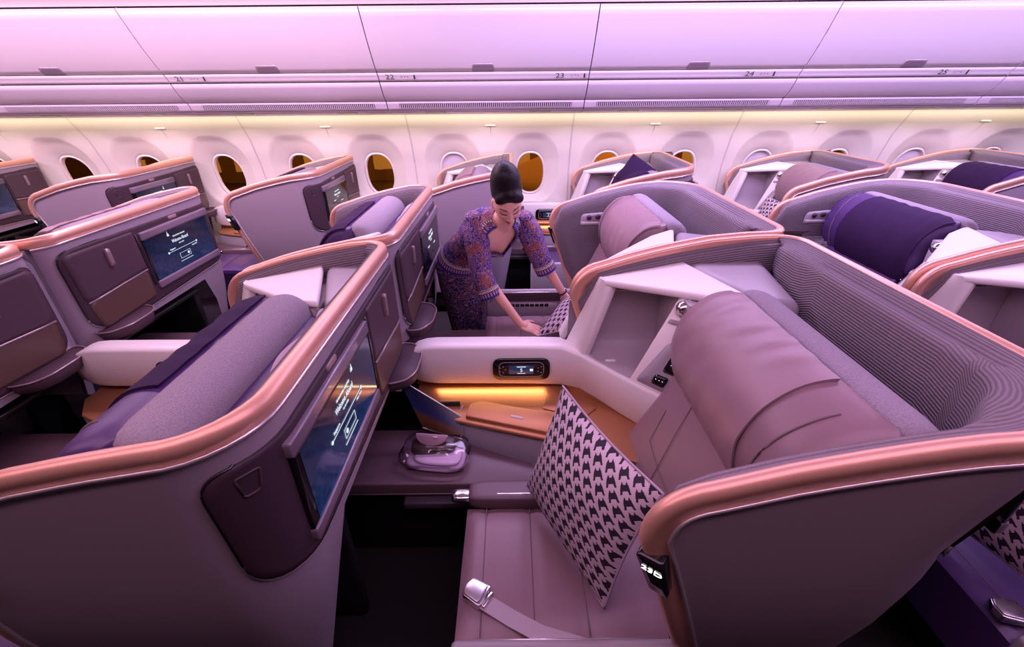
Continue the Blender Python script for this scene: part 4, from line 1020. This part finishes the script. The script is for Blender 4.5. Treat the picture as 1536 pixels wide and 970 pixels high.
# torso: angle 270 deg is the front if t x lat points back: find the sign once
tt, aa, ff = frame(SHO - HIP, LAT); FS = 1 if ff.dot(Vector((.4, -.8, 0))) > 0 else -1
def spine(k_):
    pts = [HIP, WAI, CHE, SHO, NEK]; q = k_ * 4; i = min(3, int(q)); t = q - i
    P_ = [pts[max(0, i - 1)], pts[i], pts[i + 1], pts[min(4, i + 2)]]; a, b, c, d = P_
    return .5 * (2 * b + (c - a) * t + (2 * a - 5 * b + 4 * c - d) * t * t + (-a + 3 * b - 3 * c + d) * t ** 3)
RXT = [(0, .172), (.12, .158), (.25, .138), (.38, .142), (.5, .158), (.62, .168), (.72, .160), (.80, .120), (.88, .066), (1, .050)]
RYT = [(0, .125), (.12, .118), (.25, .100), (.38, .104), (.5, .122), (.62, .112), (.72, .092), (.80, .075), (.88, .058), (1, .050)]
def torso_rows(grow, ks, n=40):
    P, UV = [], []
    for k_ in ks:
        c = spine(k_); t = (spine(min(1, k_ + .03)) - spine(max(0, k_ - .03))); t, a, f = frame(t, lt(smooth(k_ * 1.3))); f = f * FS
        rx, ry = interp(k_, *zip(*RXT)) + grow, interp(k_, *zip(*RYT)) + grow; row, uv = [], []
        for j in range(n):
            an = 2 * PI * j / n; ca, sa = math.cos(an), math.sin(an)
            bust = 0
            if sa > 0: bust = .034 * math.exp(-((k_ - .50) / .11) ** 2) * (math.exp(-((an - 1.10) / .33) ** 2) + math.exp(-((an - 2.04) / .33) ** 2))
            row.append(c + a * rx * ca + f * (ry + bust) * sa - ORG); uv.append((.30 * (an if an < PI else 2 * PI - an) / PI, k_ * .55))
        P.append(row); UV.append(uv)
    return P, UV
KS = [i / 30 for i in range(31)]
body = MB(); body.grid(torso_rows(-.006, KS)[0], cv=True, caps=True)
def limb(mb, pts, rads, n=14, sub=4):
    Q, R_ = [], []
    for i in range(len(pts) - 1):
        for j in range(sub):
            t = j / sub; Q.append(Vector(pts[i]).lerp(Vector(pts[i + 1]), t) - ORG); R_.append(lerp(rads[i], rads[i + 1], smooth(t)))
    Q.append(Vector(pts[-1]) - ORG); R_.append(rads[-1]); mb.tube(Q, R_, n); mb.superell(Q[-1], (rads[-1],) * 3, 1, 10, 6)
limb(body, [RSH, RELB, RWR], [.048, .038, .023]); limb(body, [LSH, LELB, LWR], [.048, .038, .023])
HEADC = Vector((-.020, 2.305, 1.232))
limb(body, [SHO + Vector((0, 0, -.02)), NEK, NEK.lerp(HEADC, .55)], [.062, .050, .048])
# legs inside the skirt, feet on the floor
for x, y in ((-.36, 2.70), (-.25, 2.76)):
    limb(body, [HIP + Vector((-.03 if x < -.3 else .05, 0, -.02)), Vector((x, y, .42)), Vector((x, y + .03, .08))], [.075, .055, .036])
    body.superell(L3((x + .05, y + .0, .035)), (.11, .042, .034), .7, 16, 10)
def hand(mb, wr, fwd, up, thumb_side, curl, size=1.0, spread=.12):
    """wr wrist, fwd towards the fingers, up back of the hand, thumb_side +1/-1"""
    f = Vector(fwd).normalized(); u = (Vector(up) - f * Vector(up).dot(f)).normalized(); s_ = f.cross(u) * thumb_side; wr = Vector(wr)
    R_ = Matrix((f, s_, u)).transposed()
    mb.superell(wr + f * .040 * size - ORG, (.050 * size, .038 * size, .014 * size), .75, 16, 10, R_)
    mb.tube([wr - f * .01 - ORG, wr + f * .03 * size - ORG], [.022 * size, .024 * size], 10)
    for i, (ln, off) in enumerate(((.068, .029), (.076, .010), (.070, -.010), (.055, -.027))):
        p = wr + f * .078 * size + s_ * off * size; d = (f + s_ * spread * (1 - i * .67)).normalized(); pts = [p - d * .02]; a = curl * .5
        for seg in (.45, .32, .23):
            dd = d * math.cos(a) - u * math.sin(a); pts.append(pts[-1] + dd * ln * size * seg + (d * .02 if len(pts) == 1 else Vector())); a += curl
        r = [.0092 * size, .0088 * size, .0078 * size, .0062 * size]
        mb.tube([q - ORG for q in pts], r, 8); mb.superell(pts[-1] - ORG, (.0064 * size,) * 3, 1, 8, 6)
    p = wr + f * .022 * size + s_ * .026 * size; d = (f * .62 + s_ * .72 - u * .25).normalized(); pts = [p - d * .01, p + d * .030 * size]
    d2 = (d * .75 + f * .6 - u * .2).normalized(); pts += [pts[-1] + d2 * .028 * size, pts[-1] + d2 * .050 * size]
    mb.tube([q - ORG for q in pts], [.013 * size, .0105 * size, .0092 * size, .007 * size], 8); mb.superell(pts[-1] - ORG, (.0068 * size,) * 3, 1, 8, 6)
hand(body, RWR, (.80, .05, -.36), (-.30, -.35, .85), -1, .22)
hand(body, LWR, (.45, -.02, -.72), (.45, .50, .60), -1, .25)
tmp = obj('body_tmp', body.v, body.f, SKIN)
md = tmp.modifiers.new('r', 'REMESH'); md.mode = 'VOXEL'; md.voxel_size = .0045; md.use_smooth_shade = True
sm_ = tmp.modifiers.new('s', 'SMOOTH'); sm_.factor = .5; sm_.iterations = 2
dg = bpy.context.evaluated_depsgraph_get(); bme = bpy.data.meshes.new_from_object(tmp.evaluated_get(dg)); bpy.data.objects.remove(tmp)
bv = [tuple(v.co) for v in bme.vertices]; bf = [tuple(p.vertices) for p in bme.polygons]
bcol = [SK] * len(bv)
# head: a shaped sphere in head coordinates (x to her left, y face, z up)
HF = Vector((.17, -.80, -.50)).normalized()
HX = Vector((.97, .22, .10)); HX = (HX - HF * HX.dot(HF)).normalized(); HU = HX.cross(HF) * -1
if HU.z < 0: HU = -HU
NU, NV = 144, 130
G = lambda x, c, w_: math.exp(-((x - c) / w_) ** 2)
def head_pt(a, b):
    """a azimuth (0 = face), b elevation"""
    x, y, z = math.sin(a) * math.cos(b), math.cos(a) * math.cos(b), math.sin(b)
    X, Y, Z = x * .074, y * .092, z * .112
    low = smooth(-z * 1.15)
    X *= 1 - .26 * low; 
    if y > 0: Y *= 1 - .05 * low
    else: Y *= 1 - .45 * low
    if y > 0:
        fx = X / .074
        # features by face position
        zz = Z
        Y -= .010 * G(zz, .005, .016) * (G(X, -.031, .017) + G(X, .031, .017))         # sockets
        Y += .006 * G(zz, .006, .009) * (G(X, -.031, .013) + G(X, .031, .013))         # lids
        Y += .004 * G(zz, .027, .009) * (G(X, -.030, .024) + G(X, .030, .024))         # brows
        nz_ = max(0, min(1, (.018 - zz) / .055)) if zz > -.042 else max(0, 1 - (-.042 - zz) / .008)
        Y += (.003 + .014 * nz_) * G(X, 0, .0065 + .005 * nz_) * (1 if zz < .020 else max(0, 1 - (zz - .02) / .012))
        Y += .007 * G(zz, -.036, .007) * (G(X, -.0105, .006) + G(X, .0105, .006))
        Y += .007 * G(zz, -.066, .006) * G(X, 0, .018) + .008 * G(zz, -.077, .006) * G(X, 0, .015) - .004 * G(zz, -.0715, .0022) * G(X, 0, .020)
        Y += .010 * G(zz, -.100, .014) * G(X, 0, .018)
        Y += .005 * G(zz, -.022, .022) * (G(X, -.045, .018) + G(X, .045, .018))
    return Vector((X, Y, Z))
def hcol(p, a):
    X, Y, Z = p; c = SK
    if Y > .02:
        for sx_ in (-1, 1):
            xe = X * sx_
            if .013 < xe < .052:
                zl = .000 - .0045 * (1 - ((xe - .032) / .02) ** 2) + (.003 if xe > .045 else 0)
                if abs(Z - zl) < .0027: c = (.015, .010, .012)
                elif zl < Z < zl + .012: c = (.58, .28, .25)
                zb_ = .0265 + .004 * (1 - ((xe - .034) / .022) ** 2)
                if abs(Z - zb_) < .0026 + .0008 * (xe < .03): c = (.035, .020, .018)
        lip = abs(X) < .021 * (1 - ((Z + .0715) / .0125) ** 2) ** .5 if abs(Z + .0715) < .0125 else False
        if lip: c = (.42, .055, .075) if abs(Z + .0715) > .0016 else (.16, .02, .03)
        if G(Z, -.022, .02) * (G(X, .046, .018) + G(X, -.046, .018)) > .55: c = (.82, .41, .33)
    return c
base = len(bv)
for i in range(NU):
    for j in range(NV + 1):
        p = head_pt(2 * PI * i / NU, -PI / 2 + PI * j / NV); q = HEADC + HX * p.x + HF * p.y + HU * p.z - ORG
        bv.append(tuple(q)); bcol.append(hcol(p, 0))
for i in range(NU):
    for j in range(NV):
        a2 = (i + 1) % NU; bf.append((base + i * (NV + 1) + j, base + a2 * (NV + 1) + j, base + a2 * (NV + 1) + j + 1, base + i * (NV + 1) + j + 1))
W_ = lambda x, y, z: HEADC + HX * x + HF * y + HU * z - ORG
for sx_ in (-1, 1):
    em = MB().superell((0, 0, 0), (.009, .018, .031), .9, 14, 10, Matrix.Rotation(sx_ * .35, 3, 'Z')); b_ = len(bv)
    bv += [tuple(W_(q[0] + sx_ * .072, q[1] - .008, q[2] - .006)) for q in em.v]; bf += [tuple(b_ + i for i in f) for f in em.f]; bcol += [SK] * len(em.v)
bo = obj('body', bv, bf, SKIN, stw); ca = bo.data.color_attributes.new('Col', 'FLOAT_COLOR', 'POINT')
for i, c in enumerate(bcol): ca.data[i].color = (*c, 1)
bo['label'] = 'bare forearms, neck and downcast face with red lips'
# hair: cap plus high swept up roll
hb = MB(); rows = []
for i in range(72):
    a = 2 * PI * i / 72; row = []
    hl = lerp(.066, -.045, smooth((abs(a if a < PI else a - 2 * PI) - .55) / 1.0))     # hairline height by azimuth
    hl -= .03 * smooth((abs(a if a < PI else a - 2 * PI) - 1.7) / .8)
    for j in range(22):
        t = j / 21; z0 = hl; b0 = math.asin(max(-1, min(1, z0 / .112))); b = lerp(b0, PI / 2, t); p = head_pt(a, b) if b0 > -1 else head_pt(a, b)
        lift = .004 + .012 * smooth(t * 4)
        d = Vector((p.x / .074 ** 2, p.y / .092 ** 2, p.z / .112 ** 2)).normalized(); p = p + d * lift
        st_ = .0016 * math.sin(a * 34 + t * 5 + 2 * noise.noise((a * 3, t * 3, 0)))
        p += d * st_
        row.append(W_(p.x, p.y, p.z))
    rows.append(row)
hb.grid(rows, cu=True)
def lobe(c, r, rot, seed):
    P = []
    for i in range(64):
        a = 2 * PI * i / 64; row = []
        for j in range(25):
            b = -PI / 2 + PI * j / 24; p = Vector((math.cos(b) * math.cos(a), math.cos(b) * math.sin(a), math.sin(b)))
            k_ = 1 + .022 * math.sin(a * 22 + p.z * 6 + seed + 2.5 * noise.noise(p * 1.5 + Vector((seed, 0, 0)))) * math.cos(b) + .05 * noise.noise(p * 1.3 + Vector((0, seed, 0)))
            p = Vector((p.x * r[0], p.y * r[1], p.z * r[2])) * k_; p = rot @ p; row.append(W_(*(p + Vector(c))))
        P.append(row)
    hb.grid(P, cu=True)
lobe((-.002, -.012, .080), (.082, .084, .064), Matrix.Rotation(.1, 3, 'X'), 1.0)
lobe((-.004, -.032, .105), (.079, .082, .108), Matrix.Rotation(.36, 3, 'X'), 4.0)
lobe((.0, -.072, .03), (.072, .055, .085), Matrix.Rotation(-.1, 3, 'X'), 7.0)
lobe((.028, .050, .086), (.054, .034, .030), Matrix.Rotation(.5, 3, 'Y') @ Matrix.Rotation(-.5, 3, 'X'), 2.0)
lobe((-.034, .048, .080), (.042, .030, .030), Matrix.Rotation(-.6, 3, 'Y') @ Matrix.Rotation(-.5, 3, 'X'), 3.0)
tmp = obj('hair_tmp', hb.v, hb.f, HAIRM)
md = tmp.modifiers.new('r', 'REMESH'); md.mode = 'VOXEL'; md.voxel_size = .0055
sm_ = tmp.modifiers.new('s', 'SMOOTH'); sm_.factor = .5; sm_.iterations = 22
dg = bpy.context.evaluated_depsgraph_get(); hme = bpy.data.meshes.new_from_object(tmp.evaluated_get(dg)); bpy.data.objects.remove(tmp)
obj('hair', [tuple(v.co) for v in hme.vertices], [tuple(q.vertices) for q in hme.polygons], HAIRM, stw)
# blouse: open in front over the neckline
KB = [.10 + .80 * i / 40 for i in range(41)]; n = 64
P, UV = torso_rows(.006, KB, n); mb = MB(); mb.grid(P, cv=True, uv=UV)
def half_open(k_):                      # half width (angle from the front) of the neckline opening
    if k_ < .535: return 0
    return min(.72, .40 + (k_ - .535) * 1.05)
keep = []
for f in mb.f:
    i = min(f) // n; js = [q % n for q in f]; k_ = KB[min(q // n for q in f)]; an = 2 * PI * (min(js) + .5 if max(js) - min(js) < n / 2 else n - .5) / n
    if abs(an - PI / 2) < half_open(k_): continue
    keep.append(f)
mb.f = keep; mb.obj('blouse', BATIK, stw)
def ribbon(name, pts_in, pts_out, parent=stw):
    u = 0; Pp, Uu = [], []
    for i, (a, b) in enumerate(zip(pts_in, pts_out)):
        if i: u += (Vector(a) - Vector(pts_in[i - 1])).length
        Pp.append([Vector(a).lerp(Vector(b), t) for t in (0, .25, .5, .75, 1)]); Uu.append([(u, t) for t in (0, .25, .5, .75, 1)])
    return MB().grid(Pp, uv=Uu).obj(name, BAND, parent)
def tpoint(k_, an, grow=.012):
    c = spine(k_); t = (spine(min(1, k_ + .03)) - spine(max(0, k_ - .03))); t, a, f = frame(t, lt(smooth(k_ * 1.3))); f = f * FS
    rx, ry = interp(k_, *zip(*RXT)) + grow, interp(k_, *zip(*RYT)) + grow; bust = 0
    if math.sin(an) > 0: bust = .034 * math.exp(-((k_ - .50) / .11) ** 2) * (math.exp(-((an - 1.10) / .33) ** 2) + math.exp(-((an - 2.04) / .33) ** 2))
    return c + a * rx * math.cos(an) + f * (ry + bust) * math.sin(an) - ORG
for sg_ in (-1, 1):
    ks = [.525 + (.885 - .525) * i / 16 for i in range(17)]
    ribbon('collar_border', [tpoint(k_, PI / 2 + sg_ * (half_open(max(k_, .54)) - .03)) for k_ in ks], [tpoint(k_, PI / 2 + sg_ * (half_open(max(k_, .54)) + .36 + .5 * smooth((k_ - .7) / .2))) for k_ in ks])
bt = [PI / 2 - .42 + .84 * i / 10 for i in range(11)]
ribbon('neckline_border', [tpoint(.548, a) for a in bt], [tpoint(.50, a) for a in bt])
# collar round the back of the neck
hs_ = [2 * PI * i / 48 for i in range(49)]
ribbon('blouse_hem_border', [tpoint(.085, a, .014) for a in hs_], [tpoint(.20, a, .010) for a in hs_])
# sleeves
def sleeve(sh, el, cu, r0, r1, r2):
    pts = [sh + (sh - el).normalized() * .02, sh.lerp(el, .25), sh.lerp(el, .6), el, cu]; rr = [r0 * .8, r0, lerp(r0, r1, .5), r1, r2]; Q, Rr = [], []
    for i in range(4):
        for j in range(5): t = j / 5; Q.append(pts[i].lerp(pts[i + 1], t)); Rr.append(lerp(rr[i], rr[i + 1], t))
    Q.append(pts[-1]); Rr.append(rr[-1]); P = []; UVs = []; v = 0; nn = 28
    for i, (q, r) in enumerate(zip(Q, Rr)):
        t, a, f = frame(Q[min(i + 1, len(Q) - 1)] - Q[max(i - 1, 0)], LAT); v += (q - Q[i - 1]).length if i else 0
        P.append([q - ORG + (a * math.cos(2 * PI * j / nn) + f * math.sin(2 * PI * j / nn)) * (r + .003 * noise.noise((i * .4, math.cos(2 * PI * j / nn) * 2, math.sin(2 * PI * j / nn) * 2))) for j in range(nn)])
        UVs.append([(.26 * (j if j <= nn / 2 else nn - j) / nn * 2 + .7, v) for j in range(nn)])
    m_ = MB(); m_.grid(P, cv=True, uv=UVs); k0 = len(m_.u); m_.superell(Q[0] - ORG, (rr[0] * 1.02,) * 3, 1, 14, 10); m_.u = m_.u[:k0] + [(a_ * .22, b_ * .16) for a_, b_ in m_.u[k0:]]; m_.obj('sleeve', BATIK, stw)
    t, a, f = frame(cu - el, LAT); hs = [2 * PI * j / 28 for j in range(29)]
    e0, e1 = cu + t * .004, cu - t * .055
    ribbon('cuff_border', [e0 - ORG + (a * math.cos(h) + f * math.sin(h)) * (r2 + .004) for h in hs], [e1 - ORG + (a * math.cos(h) + f * math.sin(h)) * (lerp(r2, r1, .6) + .005) for h in hs])
sleeve(RSH, RELB, RCUF, .072, .060, .057); sleeve(LSH, LELB, LCUF, .070, .060, .057)
# skirt
secs = [(HIP + Vector((.01, -.01, .045)), (0, 0, -1), LATH, .168, .125), (HIP, (-.02, .02, -1), LATH, .180, .138), (Vector((-.312, 2.69, .62)), (0, .05, -1), LATH, .172, .135), (Vector((-.305, 2.71, .45)), (0, .05, -1), LATH, .150, .125), (Vector((-.30, 2.73, .28)), (0, .05, -1), LATH, .132, .115), (Vector((-.30, 2.735, .10)), (0, 0, -1), LATH, .128, .112)]
P, UV = loft(secs, 36); MB().grid(P, cv=True, uv=UV).obj('skirt', BATIKD, stw)
# wristwatch on her left wrist
t, a, f = frame(LWR - LELB, LAT); wc_ = LWR - t * .012 - ORG
wt = MB().grid([[wc_ + (a * math.cos(h) + f * math.sin(h)) * (.0265 + d) + t * e for d, e in ((0, -.006), (.002, -.004), (.002, .004), (0, .006))] for h in [2 * PI * i / 24 for i in range(24)]], cu=True).obj('wristwatch', mat('dark_watch_strap', (.03, .02, .03), .4), stw)
MB().superell(wc_ + (f * -.6 + a * .8).normalized() * .028, (.013, .013, .010), .8, 14, 8).obj('watch_face', CHROME, wt)
# warm strip lamps tucked under the white bars, lighting the copper shelves
for nm, X, Y, w_ in (('shelf_lamp_front', -.10, 1.652, .50), ('shelf_lamp_window', .25, 4.345, .5)):
    area(nm, (X, Y, .549), w_, .02, .50, (1, .60, .30), (0, -.75, -.66))

# ------------------------------------------------------------------ lettering to meshes
dg = bpy.context.evaluated_depsgraph_get(); dg.update()
cache = {}
T = {}
for o in [o for o in C.objects if o.type == 'FONT']:
    if o.data not in cache: cache[o.data] = bpy.data.meshes.new_from_object(o.evaluated_get(dg))
    n = bpy.data.objects.new(o.name, cache[o.data]); C.objects.link(n); n.parent = o.parent; n.matrix_basis = o.matrix_basis.copy()
    for k_ in ('label', 'kind'):
        if k_ in o: n[k_] = o[k_]
    nm = o.name; bpy.data.objects.remove(o); n.name = nm
